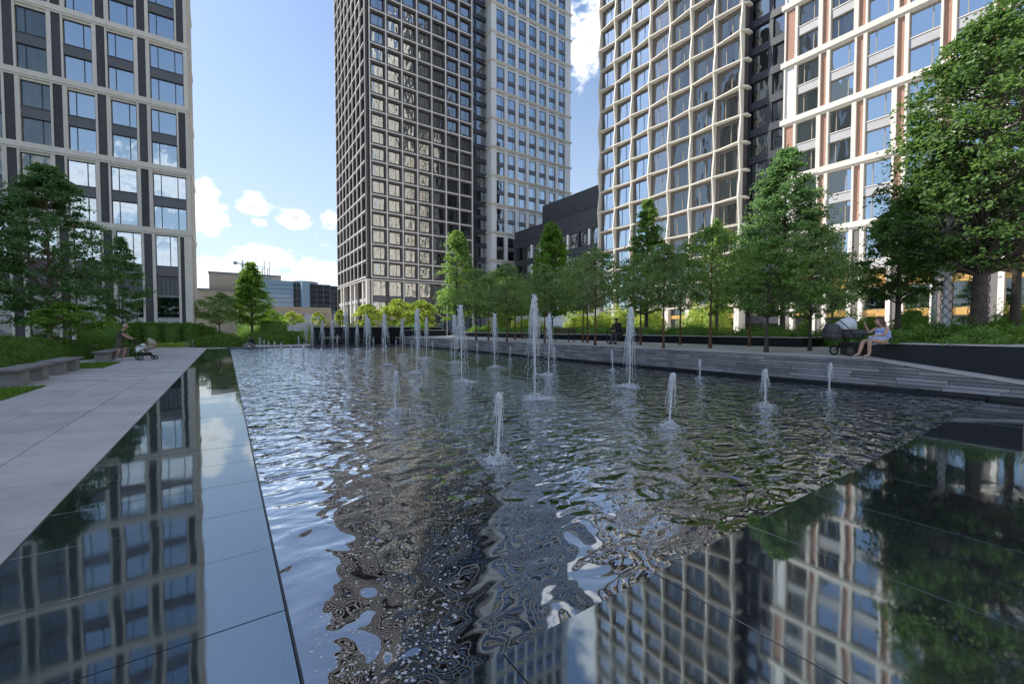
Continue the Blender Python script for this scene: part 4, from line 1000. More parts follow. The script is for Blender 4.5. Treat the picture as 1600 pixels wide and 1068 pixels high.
# ------------------------------------------------------------------ fountain jets
def jet_meshes(seed, kind):
    r = random.Random(seed); col = MB(); veil = MB(); spl = MB()
    hd = {'tall': 0.45, 'mid': 0.35, 'small': 0.4}[kind]; wd = {'tall': 0.062, 'mid': 0.042, 'small': 0.034}[kind]
    def lathe(prof, n, cx, ph, amp):
        o = len(col.v)
        for t, rad in prof:
            wx, wy = cx * math.sin(4 * t + ph), cx * math.cos(3.3 * t + ph)
            for k in range(n):
                a = 2 * math.pi * k / n; q = rad * (1 + amp * (math.sin(3 * a + 9 * t + ph) * 0.6 + r.uniform(-1, 1) * 1.0)); col.v.append((wx + q * math.cos(a), wy + q * math.sin(a), t + r.uniform(-0.004, 0.004)))
        for i in range(len(prof) - 1):
            for k in range(n): j = (k + 1) % n; col.f.append((o + i * n + k, o + i * n + j, o + (i + 1) * n + j, o + (i + 1) * n + k))
    core = [(i / 30, 0.011 + 0.010 * i / 30) for i in range(29)] + [(0.96, 0.002)]
    lathe(core, 7, 0.008, r.uniform(0, 6), 0.25)
    head = []
    for i in range(27):
        t = 1 - hd + hd * i / 26; x = i / 26
        head.append((t, 0.004 + wd * (0.35 + 0.65 * x) * (math.sin(math.pi * min(1, 0.06 + 0.94 * x)) ** 0.45 if x < 0.999 else 0.05) * r.uniform(0.8, 1.2)))
    lathe(head, 10, 0.012, r.uniform(0, 6), 0.34)
    for i in range({'tall': 30, 'mid': 22, 'small': 8}[kind]):
        t = 1 - hd * r.random() * 0.9; a = r.uniform(0, 6.28); rr = wd * r.uniform(0.6, 1.05)
        col.ball((rr * math.cos(a), rr * math.sin(a), t), r.uniform(0.006, 0.014), rz=r.uniform(0.008, 0.022), n=5, m=4, jit=0.4, rnd=r)
    for i in range({'tall': 20, 'mid': 12, 'small': 5}[kind]):         # strings of falling water
        a = r.uniform(0, 6.28); R_ = wd * r.uniform(0.5, 2.0); t0 = 1 - 0.25 * r.random(); ln = r.uniform(0.2, 0.75)
        pts = []; rad = []
        for q in range(11):
            s_ = q / 10; rr = wd * 0.5 + R_ * (s_ ** 0.7); pts.append((rr * math.cos(a) + r.gauss(0, 0.004), rr * math.sin(a) + r.gauss(0, 0.004), max(0.01, t0 - ln * s_))); rad.append(r.uniform(0.002, 0.009) * (1.15 - s_))
        veil.tube(pts, rad, 4)
    for i in range({'tall': 260, 'mid': 150, 'small': 60}[kind]):
        a = r.uniform(0, 6.28); t = 1.0 - 0.98 * r.random() ** 0.8; rr = wd * (0.6 + 2.6 * (1 - t)) * abs(r.gauss(0.6, 0.5)); veil.octa((rr * math.cos(a), rr * math.sin(a), max(t, 0.01)), r.uniform(0.002, 0.007), r.uniform(0.004, 0.016))
    S = {'tall': 0.6, 'mid': 0.34, 'small': 0.24}[kind]
    for i in range({'tall': 520, 'mid': 420, 'small': 130}[kind]):
        a = r.uniform(0, 6.28); rr = S * abs(r.gauss(0, 0.5)) * (1 if r.random() < 0.6 else 0.35); up_ = r.random() < 0.25
        z = r.uniform(0.0, 0.12) * max(0, 1 - rr / S) if up_ else r.uniform(-0.003, 0.006)
        q = r.uniform(0.006, 0.020) * (1.2 - 0.5 * min(1, rr / S)); spl.octa((rr * math.cos(a), rr * math.sin(a), z), q, q * (0.8 if up_ else 0.4))
    for ring_ in range(5 if kind == 'tall' else 3):                      # thin broken foam sheets round the foot
        n = 16; ph = r.uniform(0, 6); r1 = S * (0.18 + 0.16 * ring_); cx_, cy_ = r.gauss(0, 0.05 * S), r.gauss(0, 0.05 * S); z_ = 0.0052 - 0.0007 * ring_
        vs = [(cx_, cy_, z_)] + [(cx_ + r1 * r.uniform(0.6, 1.25) * math.cos(t), cy_ + r1 * r.uniform(0.6, 1.25) * math.sin(t), z_) for t in [ph + 6.283 * q / n for q in range(n)]]
        spl.add(vs, [(0, 1 + q, 1 + (q + 1) % n) for q in range(n)])
    for i in range(14 if kind != 'small' else 7):
        a = r.uniform(0, 6.28); rr = S * r.uniform(0.25, 0.7); h_ = r.uniform(0.02, 0.07)
        spl.tube([(0.2 * rr * math.cos(a), 0.2 * rr * math.sin(a), 0.0), (0.6 * rr * math.cos(a), 0.6 * rr * math.sin(a), h_), (rr * math.cos(a), rr * math.sin(a), h_ * 0.8)], [0.014, 0.006, 0.002], 4)
    return col.mesh('water_column', M['spray'], True), veil.mesh('falling_drops', M['spray'], True), spl.mesh('splash', M['foam'], True)
JM = {k: [jet_meshes(hash_ + i * 7, k) for i in range(7)] for k, hash_ in (('tall', 11), ('mid', 200), ('small', 400))}
jr = random.Random(4)
for n_, ((x, y, t, k, lab), P) in enumerate(zip(front, JPOS)):
    D = (P - CAMP) @ FW; h = (y - t) * D / F
    o = thing('fountain_jet', lab, 'fountain jet', (P[0], P[1], -0.015), jr.uniform(0, 6.28), 'fountain jets in the pool'); o.rotation_euler = (jr.gauss(0, 0.018), jr.gauss(0, 0.018), jr.uniform(0, 6.28))
    c, v, s = JM[k][n_ % 7]; wsc = {'tall': 1.45, 'mid': 1.2, 'small': 1.3}[k] * (1.0 if D < 16 else 0.95)
    put('water_column', c, o, scale=(wsc, wsc, h)); put('falling_drops', v, o, scale=(wsc, wsc, h), kind='stuff'); put('splash', s, o, kind='stuff')

# ------------------------------------------------------------------ foliage
def leaves_mesh(name, P, Nn, size, m, seed, aspect=0.62, fold=0.18):
    """one small folded leaf per point"""
    r = np.random.default_rng(seed); n = len(P)
    Nn = Nn / (np.linalg.norm(Nn, axis=1, keepdims=True) + 1e-9)
    A = r.normal(size=(n, 3)); A[:, 2] -= 0.35; A -= Nn * np.sum(A * Nn, axis=1, keepdims=True); A /= (np.linalg.norm(A, axis=1, keepdims=True) + 1e-9)
    B = np.cross(Nn, A); Lh = (size * r.uniform(0.65, 1.25, size=(n, 1))); W = Lh * aspect * 0.5
    p0 = P - A * Lh * 0.5; tip = P + A * Lh * 0.5; mid = P - A * Lh * 0.05
    s1 = mid + B * W + Nn * Lh * fold; s2 = mid - B * W + Nn * Lh * fold
    V = np.stack([p0, s1, tip, s2], axis=1).reshape(-1, 3).astype(np.float32)
    idx = np.arange(n)[:, None] * 4
    T = np.concatenate([idx + np.array([[0, 1, 2]]), idx + np.array([[0, 2, 3]])], axis=1).reshape(-1).astype(np.int32)
    me = bpy.data.meshes.new(name); me.vertices.add(len(V)); me.vertices.foreach_set('co', V.reshape(-1))
    me.loops.add(len(T)); me.loops.foreach_set('vertex_index', T)
    me.polygons.add(len(T) // 3); me.polygons.foreach_set('loop_start', np.arange(0, len(T), 3, dtype=np.int32)); me.polygons.foreach_set('loop_total', np.full(len(T) // 3, 3, dtype=np.int32))
    me.materials.append(M[m]); me.update(calc_edges=True); me.validate(); return me

PROF = {'round': lambda t: (math.sin(math.pi * min(1, (t * 0.93 + 0.07))) ** 0.6) * (1.0 if t < 0.55 else 1.0 - 0.35 * (t - 0.55) / 0.45),
        'maple': lambda t: min(1.0, 0.45 + 2.2 * t) * (1 - max(0, t - 0.28) / 0.72) ** 0.62 + 0.03,
        'cone': lambda t: min(1.0, 0.35 + 3.5 * t) * (1 - t) ** 0.85 + 0.05,
        'column': lambda t: min(1.0, 0.6 + 2 * t) * (1 - max(0, t - 0.5) / 0.5) ** 0.7 + 0.06,
        'dome': lambda t: math.sqrt(max(0.02, 1 - t * t * 0.95))}
def tree_meshes(seed, h, clear, cw, prof, nclump, per, leaf, tr, lm, tm, layer=0.5, csize=0.13, gap=0.0, lean=0.0):
    """trunk with limbs running to every leaf clump, and the crown of single leaves"""
    r = random.Random(seed); R = np.random.default_rng(seed); tk = MB(); pf_ = PROF[prof]
    ch = h - clear; n = 14; pts = []; rad = []
    for i in range(n + 1):
        t = i / n; pts.append((0.04 * h * 0.15 * math.sin(3.1 * t + seed) * t + lean * t * t, 0.04 * h * 0.15 * math.cos(2.3 * t + seed) * t, t * h * 0.93)); rad.append(tr * (1 - 0.9 * t ** 0.8) + 0.006 + (tr * 0.35 * max(0, 1 - t * 12)))
    tk.tube(pts, rad, 8)
    def leader(z):
        t = min(1, z / (h * 0.93)); k = t * n; i = min(n - 1, int(k)); f = k - i
        return Vector(pts[i]).lerp(Vector(pts[i + 1]), f)
    Ps, Ns = [], []
    lobes = [(r.uniform(0, 6.28), r.uniform(0.0, 1.0), r.uniform(0.75, 1.25)) for _ in range(9)]
    for k in range(nclump):
        t = r.random() ** 0.85; a = r.uniform(0, 6.28); z = clear + ch * t; lev = round(t * 9 + r.uniform(-0.25, 0.25)) / 9; z = clear + ch * (0.78 * t + 0.22 * lev)
        lob = 1.0
        for (la, lt, lv) in lobes:
            dd = (math.cos(a - la) + 1) / 2 * math.exp(-((t - lt) / 0.22) ** 2); lob += (lv - 1) * dd
        Rm = cw / 2 * pf_(t) * lob; rr = Rm * (0.25 + 0.75 * math.sqrt(r.random()))
        L0 = leader(z); c = Vector((L0.x + rr * math.cos(a), L0.y + rr * math.sin(a), z))
        if k % 3 == 0 or rr > 0.55 * cw / 2 * pf_(t):
            st = leader(max(clear * 0.9, z - rr * r.uniform(0.25, 0.6))); md = st.lerp(c, 0.5) + Vector((0, 0, 0.06 * rr)); w0 = max(0.008, tr * 0.22 * (1 - t * 0.7))
            tk.tube([st, md, c], [w0, w0 * 0.6, 0.004], 4, False)
        cs = cw * csize * r.uniform(0.6, 1.3) * (0.55 + 0.45 * pf_(t))
        m_ = int(per * 1.25 * r.uniform(0.6, 1.4))
        q = R.normal(size=(m_, 3)) * np.array([cs, cs, cs * layer]) * 0.55
        s_ = R.random((m_, 1)) * 1.6 - 0.7; q = q * (0.75 + 0.25 * s_) + s_ * cs * np.array([[math.cos(a), math.sin(a), 0.12]])
        q[:, 2] -= 0.25 * (q[:, 0] ** 2 + q[:, 1] ** 2) / max(cs, 0.01)
        P = np.array(c) + q
        out = np.array([math.cos(a), math.sin(a), 0.15])
        Nn = R.normal(size=(m_, 3)) * 0.55 + np.array([0, 0, 0.75]) + out * 0.45
        Ps.append(P); Ns.append(Nn)
    crown = leaves_mesh('crown', np.concatenate(Ps), np.concatenate(Ns), leaf, lm, seed)
    return tk.mesh('trunk', M[tm], True), crown
def plant_tree(name, meshes, loc, label, cat='tree', group=None, rz=0.0, scale=1.0, extra=None):
    o = thing(name, label, cat, loc, rz, group)
    put('trunk', meshes[0], o, scale=scale); put('crown', meshes[1], o, scale=scale)
    return o
def tree_at(px, D, zg, top_y, seed, clear_y, cw_px, prof, lm, tm, label, nclump=150, per=60, leaf=0.13, tr=None, name='maple_tree', group=None, cat='tree', **kw):
    base = pd(px, 513, D); zt = pd(px, top_y, D)[2]; zc = pd(px, clear_y, D)[2]
    h = zt - zg; cw = cw_px * D / F
    ms = tree_meshes(seed, h, max(0.15, zc - zg), cw, prof, nclump, per, leaf, tr or max(0.04, h * 0.016), lm, tm, **kw)
    return plant_tree(name, ms, (base[0], base[1], zg), label, cat, group)

def shrub_mesh(seed, rx, ry, h, n, leaf, lm, box=False, bump=0.12, fill=0.2):
    R = np.random.default_rng(seed)
    if box:
        fx = R.random(n); side_ = R.integers(0, 6, n); P = R.random((n, 3)) * 2 - 1
        P[side_ == 0, 2] = 1; P[side_ == 1, 2] = 1; P[side_ == 2, 0] = 1; P[side_ == 3, 0] = -1; P[side_ == 4, 1] = 1; P[side_ == 5, 1] = -1
        Nn = np.zeros((n, 3)); Nn[:, 2] = (side_ < 2) * 1.0 + 0.25; Nn[:, 0] = (side_ == 2) * 1.0 - (side_ == 3); Nn[:, 1] = (side_ == 4) * 1.0 - (side_ == 5)
        P = P * np.array([rx, ry, h / 2]) + np.array([0, 0, h / 2])
        k = 1 + bump * (np.sin(P[:, 0] * 5 + seed) * np.sin(P[:, 1] * 4.3 + seed * 2) * np.sin(P[:, 2] * 5.7))
        P = P * k[:, None] + R.normal(size=(n, 3)) * leaf * 0.5
    else:
        a = R.random(n) * 2 * np.pi; u = R.random(n) ** 0.8; z = u; rr = np.sqrt(np.maximum(0, 1 - z ** 2.2))
        S = np.stack([rr * np.cos(a), rr * np.sin(a), z], axis=1); Nn = S * np.array([1, 1, 1.2]) + np.array([0, 0, 0.15])
        k = 1 + bump * (np.sin(S[:, 0] * 7 + seed) * np.sin(S[:, 1] * 6 + seed * 1.7) + 0.7 * np.sin(S[:, 0] * 13 + seed * 3) * np.sin(S[:, 2] * 11 + seed)) - fill * R.random(n) ** 2
        P = S * k[:, None] * np.array([rx, ry, h]) + R.normal(size=(n, 3)) * leaf * 0.4
    Nn = Nn + R.normal(size=(n, 3)) * 0.5
    return leaves_mesh('foliage', P, Nn, leaf, lm, seed)
def shrub(name, label, cat, loc, rx, ry, h, n, leaf, lm, seed, box=False, group=None, rz=0.0, **kw):
    o = thing(name, label, cat, loc, rz, group)
    put('foliage', shrub_mesh(seed, rx, ry, h, n, leaf, lm, box, **kw), o)
    core = MB(); r = random.Random(seed)
    if box: core.box(-rx * 0.9, rx * 0.9, -ry * 0.82, ry * 0.82, 0, h * 0.93)
    else: core.ball((0, 0, 0), rx * 0.86, ry * 0.86, h * 0.86, 14, 10, 0.05, r)
    obj('inner_twigs', core, 'leaf_hedge' if lm != 'leaf_lime' else 'leaf_lime', o, True)
    return o

# --- young maples on the terrace: four kinds of young tree, every tree its own place
YM = [tree_meshes(31 + i, 4.3, 1.75, 3.0 + 0.3 * (i % 2), 'round' if i % 2 else 'maple', 88, 32, 0.115, 0.05, ('leaf_olive', 'leaf_mid', 'leaf_olive', 'leaf_mid')[i], 'trunk_brown', csize=0.12) for i in range(4)]
yt = [(744, 28, 'young maple with a thin stem, first on the left of the terrace grove'), (763, 27.5, 'young maple second from the left in the terrace grove'), (792, 24.5, 'young maple with a stout brown stem left of the tallest jet'),
      (805, 28.5, 'young maple with a thin stem just right of the stout stemmed one'), (815, 31, 'thin young maple at the back, left of the tallest jet'), (851, 22.5, 'young maple whose stem stands behind the veil jet'),
      (911, 24.3, 'thin young maple left of a close pair of stems by the lime bushes'), (918, 22.8, 'thin young maple, right one of a close pair of stems by the lime bushes'), (930, 19.0, 'young maple with a thick orange brown stem between the two benches'),
      (1001, 19.4, 'young maple with brown stem just right of the seated man'), (1037, 16.3, 'young maple with a stout bright brown stem at the terrace edge, in the centre right'), (1063, 19.6, 'slim young maple behind the stout brown stemmed maple'),
      (1110, 16.4, 'young maple with dark brown stem at the terrace edge, left of the leaning grey one'), (1171, 18.0, 'young maple with dark stem behind the leaning grey stemmed maple')]
yr = random.Random(2)
for i, (px, D, lab) in enumerate(yt):
    p = pd(px, 513, D)
    plant_tree('maple_tree', YM[(i * 3 + i // 4) % 4], (p[0], p[1], TZ), lab, 'tree', 'young maples on the terrace', yr.uniform(0, 6.28), yr.uniform(0.92, 1.1))
tree_at(1198, 13.6, TZ, 372, 51, 492, 120, 'maple', 'leaf_mid', 'trunk_grey', 'young maple with a leaning grey stem at the terrace edge, left of the prams', 130, 36, 0.115, 0.06, lean=0.25, csize=0.11)
tree_at(1266, 14.4, TZ, 350, 52, 495, 115, 'round', 'leaf_olive', 'trunk_grey', 'young maple with straight grey stem nearest the pram on the terrace', 130, 36, 0.115, 0.055, csize=0.11)
# --- taller trees behind
tree_at(714, 46, 0.8, 362, 61, 500, 46, 'column', 'leaf_mid', 'trunk_grey', 'narrow columnar tree in front of the right edge of the dark tower', 150, 60, 0.22, name='columnar_tree', csize=0.2)
tree_at(862, 37, 0.8, 350, 62, 492, 100, 'cone', 'leaf_fresh', 'trunk_grey', 'bright green conical tree before the low dark block', 330, 50, 0.19, name='linden_tree', csize=0.09)
tree_at(1010, 30, 0.8, 316, 63, 490, 84, 'cone', 'leaf_mid', 'trunk_grey', 'tall narrow conical tree before the curved grid building', 260, 50, 0.165, name='linden_tree', csize=0.1)
tree_at(1120, 29, 0.8, 345, 67, 490, 78, 'round', 'leaf_mid', 'trunk_grey', 'loose airy tree before the right part of the curved grid building', 90, 60, 0.16, csize=0.16)
tree_at(1222, 23, 0.8, 240, 64, 470, 185, 'cone', 'leaf_dark', 'trunk_grey', 'big dark green tree before the link of the two right buildings', 360, 50, 0.16, csize=0.08)
tree_at(1300, 22, 0.8, 395, 68, 480, 80, 'round', 'leaf_olive', 'trunk_grey', 'small tree with thin crown behind the pram with the white cover', 70, 50, 0.14)
tree_at(775, 45, 0.8, 425, 69, 495, 100, 'round', 'leaf_mid', 'trunk_grey', 'dark round tree behind the left part of the terrace grove', 130, 60, 0.2)
# --- big trees of the right planter
PZ = 1.20
bigm = tree_at(1528, 11.6, PZ, 44, 71, 420, 330, 'maple', 'leaf_maple', 'trunk_grey', 'big maple with thick netted dark trunk in the right black planter', 430, 34, 0.13, 0.19, csize=0.066, group='big trees of the right planter')
tree_at(1585, 13.5, PZ, -20, 72, 415, 300, 'maple', 'leaf_maple', 'trunk_grey', 'big maple with dark bare trunk at the right edge of the photo', 330, 34, 0.13, 0.13, csize=0.07, group='big trees of the right planter')
tree_at(1478, 12.2, PZ, 230, 73, 420, 170, 'round', 'leaf_maple', 'burlap', 'maple whose trunk is wrapped white with a dark diamond net', 210, 44, 0.13, 0.12, csize=0.09, group='big trees of the right planter')
tree_at(1403, 14.6, PZ - 0.3, 318, 74, 470, 120, 'maple', 'leaf_maple', 'trunk_grey', 'slim maple with grey bark left of the white wrapped trunk', 170, 44, 0.125, 0.11, csize=0.09, group='big trees of the right planter')
tree_at(1458, 16.5, PZ - 0.3, 300, 75, 430, 110, 'round', 'leaf_maple', 'burlap', 'thin maple with pale sunlit trunk just left of the netted white one', 110, 60, 0.14, 0.09, group='big trees of the right planter')
# rope net on two trunks
def net(px, D, zg, r0, z1, m, label):
    p = pd(px, 513, D); q = MB()
    for s in (1, -1):
        for k in range(4):
            pts = []
            for i in range(33):
                t = i / 32; a = s * t * 6.28 * 2.2 + k * math.pi / 2; rr = r0 * (1 - 0.12 * t) + 0.012 + r0 * 0.35 * max(0, 1 - t * 6); pts.append((rr * math.cos(a), rr * math.sin(a), t * z1))
            q.tube(pts, 0.007, 4)
    o = obj('light_net', q, m, loc=(p[0], p[1], zg), smooth=True); o['label'] = label; o['category'] = 'light net'; o['group'] = 'light nets on the trunks'
net(1478, 12.2, PZ, 0.128, 2.3, 'dark_metal', 'dark diamond rope net wound round the white wrapped trunk')
net(1528, 11.6, PZ, 0.205, 2.6, 'fabric_grey', 'grey net of lights wound round the thick dark trunk')
# --- left trees
tree_at(78, 21, 0.25, 262, 81, 505, 172, 'maple', 'leaf_dark', 'trunk_tan', 'large dark maple with tan trunk before the left apartment block', 380, 52, 0.15, 0.11, csize=0.075)
tree_at(-62, 19, 0.25, 245, 82, 470, 150, 'maple', 'leaf_dark', 'trunk_grey', 'dark maple mostly beyond the left edge, its twigs reaching in', 120, 80, 0.16, 0.1)
tree_at(192, 30, 0.25, 372, 83, 500, 66, 'maple', 'leaf_dark', 'trunk_grey', 'smaller dark maple above the walking woman', 200, 42, 0.16, 0.06, csize=0.095)
tree_at(106, 20, 0.2, 474, 84, 520, 92, 'round', 'leaf_fresh', 'trunk_tan', 'low young maple with pale fresh leaves right of the tan trunk', 60, 42, 0.14, 0.03)
tree_at(394, 50, 0.2, 411, 85, 506, 72, 'cone', 'leaf_fresh', 'trunk_grey', 'conical green tree before the beige hall at the far end of the pool', 320, 48, 0.2, name='conical_tree', csize=0.1)
tree_at(343, 48, 0.2, 458, 86, 505, 66, 'round', 'leaf_olive', 'trunk_grey', 'low rounded tree left of the conical tree', 120, 50, 0.2)
for k, (px, D, ty, w, lab) in enumerate([(425, 62, 485, 34, 'pale young tree just right of the conical tree'), (457, 80, 487, 34, 'small lime tree under the beige canopy with two pale stakes'), (497, 88, 488, 20, 'small lime tree beside the yellow sign'), (532, 80, 484, 16, 'little round tree beside the dark tower corner')]):
    tree_at(px, D, 0.2, ty, 87 + k, 506, w, 'round', 'leaf_lime' if k else 'leaf_fresh', 'trunk_tan', lab, 50, 45, 0.3, 0.06)
for k, (px, w, ty, lab) in enumerate([(574, 46, 476, 'lime green shrub tree at the left before the dark tower'), (622, 56, 469, 'lime green shrub tree in the middle before the dark tower'), (658, 50, 470, 'lime green shrub tree at the right before the dark tower')]):
    tree_at(px, 50, 0.9, ty, 95 + k, 508, w, 'round', 'leaf_lime', 'trunk_tan', lab, 80, 50, 0.24, 0.05, name='shrub_tree', cat='shrub', group='lime shrubs before the dark tower')

# --- hedges and shrubs
def at_ground(px, D, z): p = pd(px, 513, D); return (p[0], p[1], z)
dm = [(-7.7, 14.3, 1.9, 1.8, 1.5, 9000, 'large domed shrub at the left edge behind the nearest bench'), (-7.5, 18.1, 1.9, 1.8, 1.5, 8000, 'tall domed shrub behind the second bench'), (-7.3, 21.8, 1.8, 1.8, 1.25, 6000, 'round domed shrub between the second and third benches'),
      (-6.9, 25.4, 1.6, 1.7, 1.15, 5000, 'domed shrub behind the third bench, left of the walking woman'), (-6.6, 28.7, 1.4, 1.5, 1.0, 4500, 'domed shrub right behind the walking woman'), (-10.5, 24.5, 2.4, 2.0, 1.35, 6000, 'domed shrub at the foot of the tan trunk'), (-5.0, 31.4, 1.1, 1.1, 0.7, 3000, 'small round shrub on the grass tip in front of the pram')]
for k, (x, y, rx, ry, h, n, lab) in enumerate(dm):
    shrub('domed_shrub', lab, 'shrub', (x, y, 0.12), rx * 0.93, ry * 0.93, h, int(n * 1.7), 0.065, 'leaf_hedge', 120 + k, group='domed shrubs by the benches', fill=0.07, bump=0.05)
p0_, p1_ = at_ground(150, 42, 0.1), at_ground(262, 44, 0.1)
for k, (px, D, w, h) in enumerate([(170, 38, 2.4, 1.9), (205, 38.5, 1.1, 1.75), (232, 39, 1.4, 1.95), (262, 39.5, 1.5, 1.85), (290, 40, 1.4, 1.9), (312, 41, 1.1, 1.6)]):
    shrub('tall_hedge', 'clipped tall hedge block ' + ('at the left end, behind the woman', 'narrow, right of the end block', 'in the middle of the row before the columns', 'right of the middle of the row', 'below the corner of the left building', 'at the right end of the row')[k], 'hedge', at_ground(px, D, 0.1), w, 0.7, h, 3800, 0.13, 'leaf_hedge', 140 + k, True, 'clipped hedge before the left building', -HEAD, bump=0.06)
for k, (px, D, rx, ry, h, n, lab, bx) in enumerate([(343, 37, 2.3, 1.6, 0.95, 6000, 'low rounded hedge mound at the far left corner of the pool', False), (408, 43, 1.9, 1.3, 1.1, 4000, 'rounded hedge mound at the foot of the conical tree', False), (440, 42.5, 1.4, 1.2, 0.9, 3000, 'rounded hedge mound before the trimmed box hedge', False),
                                                 (462, 44, 2.0, 0.7, 1.15, 4000, 'trimmed box hedge at the far pool edge left of the black wall', True), (428, 50, 1.3, 0.8, 2.3, 3500, 'dark trimmed hedge block right of the conical tree', True), (402, 54, 2.2, 0.8, 1.9, 3000, 'dark hedge behind the conical tree stem', True), (330, 44, 3.0, 1.0, 1.3, 4000, 'loose dark hedge under the low rounded tree', False)]):
    shrub('hedge_mound', lab, 'hedge', at_ground(px, D, 0.05), rx, ry, h, n, 0.13, 'leaf_hedge', 160 + k, bx, 'hedges at the far end', -HEAD, bump=0.08)
# lime bushes behind the terrace and before the buildings
lime = [(785, 44, 2.1, 1.7, 'lime bush glowing behind the left part of the terrace grove'), (825, 43, 2.1, 1.9, 'lime bush behind the tallest jet'), (905, 40, 2.2, 2.2, 'lime bush with rounded top left of the empty bench side'), (940, 39, 2.1, 2.2, 'sunlit lime bush behind the seated man'), (975, 38.5, 2.0, 2.5, 'sunlit lime bush right behind the seated man'), (1015, 37.5, 2.1, 2.5, 'lime bush below the tall narrow conical tree'), (1090, 37, 2.0, 2.6, 'lime bush behind the slim stems in the centre right'), (1118, 36, 1.9, 3.2, 'taller lime bush left of the leaning grey stem')]
for k, (px, D, rx, h, lab) in enumerate(lime):
    shrub('lime_bush', lab, 'shrub', at_ground(px, D, TZ + 0.1), rx, 1.2, h, 2600, 0.16, 'leaf_lime', 180 + k, group='lime bushes behind the terrace', bump=0.2)
rose = [(1322, 17.5, 0.8, 1.35, 'flowering rose bush behind the grey pram'), (1352, 16.8, 0.8, 1.15, 'leafy bush between the pram and the seated woman'), (1298, 19, 0.9, 0.75, 'low hedge left of the grey pram'), (1425, 16, 1.0, 1.7, 'pale leafy bush behind the seated woman'), (1590, 15, 1.6, 1.7, 'variegated bush at the right edge behind the planter')]
for k, (px, D, rx, h, lab) in enumerate(rose):
    shrub('leafy_bush', lab, 'shrub', at_ground(px, D, TZ), rx, 0.7, h, 2400, 0.09, 'leaf_fresh' if k != 2 else 'leaf_hedge', 200 + k, group='bushes behind the right planter', bump=0.25)
fl = MB(); fr2 = random.Random(5); p = at_ground(1328, 17.2, TZ)
for k in range(60): fl.octa((fr2.gauss(0, 0.4), fr2.gauss(-0.3, 0.3), 0.8 + fr2.gauss(0.15, 0.3)), 0.035, 0.025)
o = obj('rose_blooms', fl, 'white_cloth', loc=p, kind='stuff'); o['label'] = 'pale pink rose blooms scattered over the bush'; o['category'] = 'flowers'

# ------------------------------------------------------------------ planters and the lettered wall
def planter(name, label, x0, x1, y0, y1, z0, z1, capm='terrace', wallm='blackwall', cap_t=0.035):
    o = thing(name, label, 'planter', (x0, y0, 0))
    b = MB(); b.box(0, x1 - x0, 0, y1 - y0, z0, z1 - cap_t); obj('wall', b, wallm, o)
    b = MB(); b.bevbox(-0.01, 0.35, -0.01, y1 - y0 + 0.01, z1 - cap_t + 0.002, z1, 0.006); b.bevbox(0.352, x1 - x0 + 0.01, -0.01, 0.3, z1 - cap_t + 0.002, z1, 0.006); b.bevbox(0.352, x1 - x0 + 0.01, y1 - y0 - 0.3, y1 - y0 + 0.01, z1 - cap_t + 0.002, z1, 0.006); obj('rim', b, capm, o)
    b = MB(); b.box(0.352, x1 - x0 - 0.02, 0.302, y1 - y0 - 0.302, z1 - cap_t + 0.001, z1 - 0.004); obj('soil', b, 'soil', o)
    return o
planter('black_planter', 'low black stone planter at the right with a pale rim, beside the seated woman', 14.75, 21.0, 1.25, 4.0, 0.0, 1.22)
planter('long_planter', 'long low black planter wall along the back of the terrace', 19.3, 24.5, 7.4, 38.0, 0.5, 1.24)
planter('step_planter', 'low black planter with a pale ledge at the far left end of the terrace', 14.4, 18.6, 39.4, 43.0, 0.0, 1.45)
a_, c_ = pY(487, 540, 40.6), pY(690, 540, 40.6)
lw = thing('lettered_wall', 'black polished stone wall with gold lettering at the far end of the pool', 'wall', (a_[0], 40.6, 0))
nW = 7; wW = (c_[0] - a_[0]) / nW; zW = pY(600, 511, 40.6)[2]
for i in range(nW): b = MB(); b.box(i * wW + 0.005, (i + 1) * wW - 0.005, 0, 0.6, 0.0, zW); obj('stone_panel', b, 'blackwall', lw)
b = MB(); b.box(-0.02, c_[0] - a_[0] + 0.02, -0.03, 0.63, zW + 0.002, zW + 0.05); obj('rim', b, 'terrace', lw)
def text_mesh(s, size, depth):
    cu = bpy.data.curves.new('t', 'FONT'); cu.body = s; cu.size = size; cu.extrude = depth; cu.align_x = 'CENTER'
    t = bpy.data.objects.new('t', cu); COL.objects.link(t); bpy.context.view_layer.update()
    me = bpy.data.meshes.new_from_object(t.evaluated_get(bpy.context.evaluated_depsgraph_get())); bpy.data.objects.remove(t); me.materials.clear(); me.materials.append(M['lettering']); return me
tm_ = text_mesh('PRIME PARK', 0.30, 0.012)
for px in (518, 630):
    q = pY(px, 529, 40.6); put('lettering', tm_, lw, (q[0] - a_[0], -0.016, q[2]), (math.pi / 2, 0, 0))
# planting on the planters
for k, (x, y, rx, ry, h, lab) in enumerate([(16.5, 2.2, 1.7, 0.9, 0.5, 'dark green ground cover in the right planter, front left'), (19.2, 2.3, 1.8, 1.0, 0.55, 'dark green ground cover in the right planter, back'), (16.2, 3.3, 1.3, 0.6, 0.42, 'dark green ground cover behind the seated woman')]):
    shrub('ground_cover', lab, 'plant', (x, y, 1.2), rx, ry, h, 5200, 0.07, 'leaf_hedge', 220 + k, group='ground cover in the right planter', bump=0.3)
for k in range(8):
    shrub('ground_cover', 'low dark ground cover in the long planter, ' + ('nearest', 'second', 'third', 'fourth', 'fifth', 'sixth', 'seventh', 'farthest')[k] + ' clump from the prams', 'plant', (20.6, 9.3 + k * 3.75, 1.22), 1.0, 1.9, 0.45 + 0.08 * (k % 2), 3000, 0.09, 'leaf_hedge', 230 + k, group='ground cover in the long planter', bump=0.3)
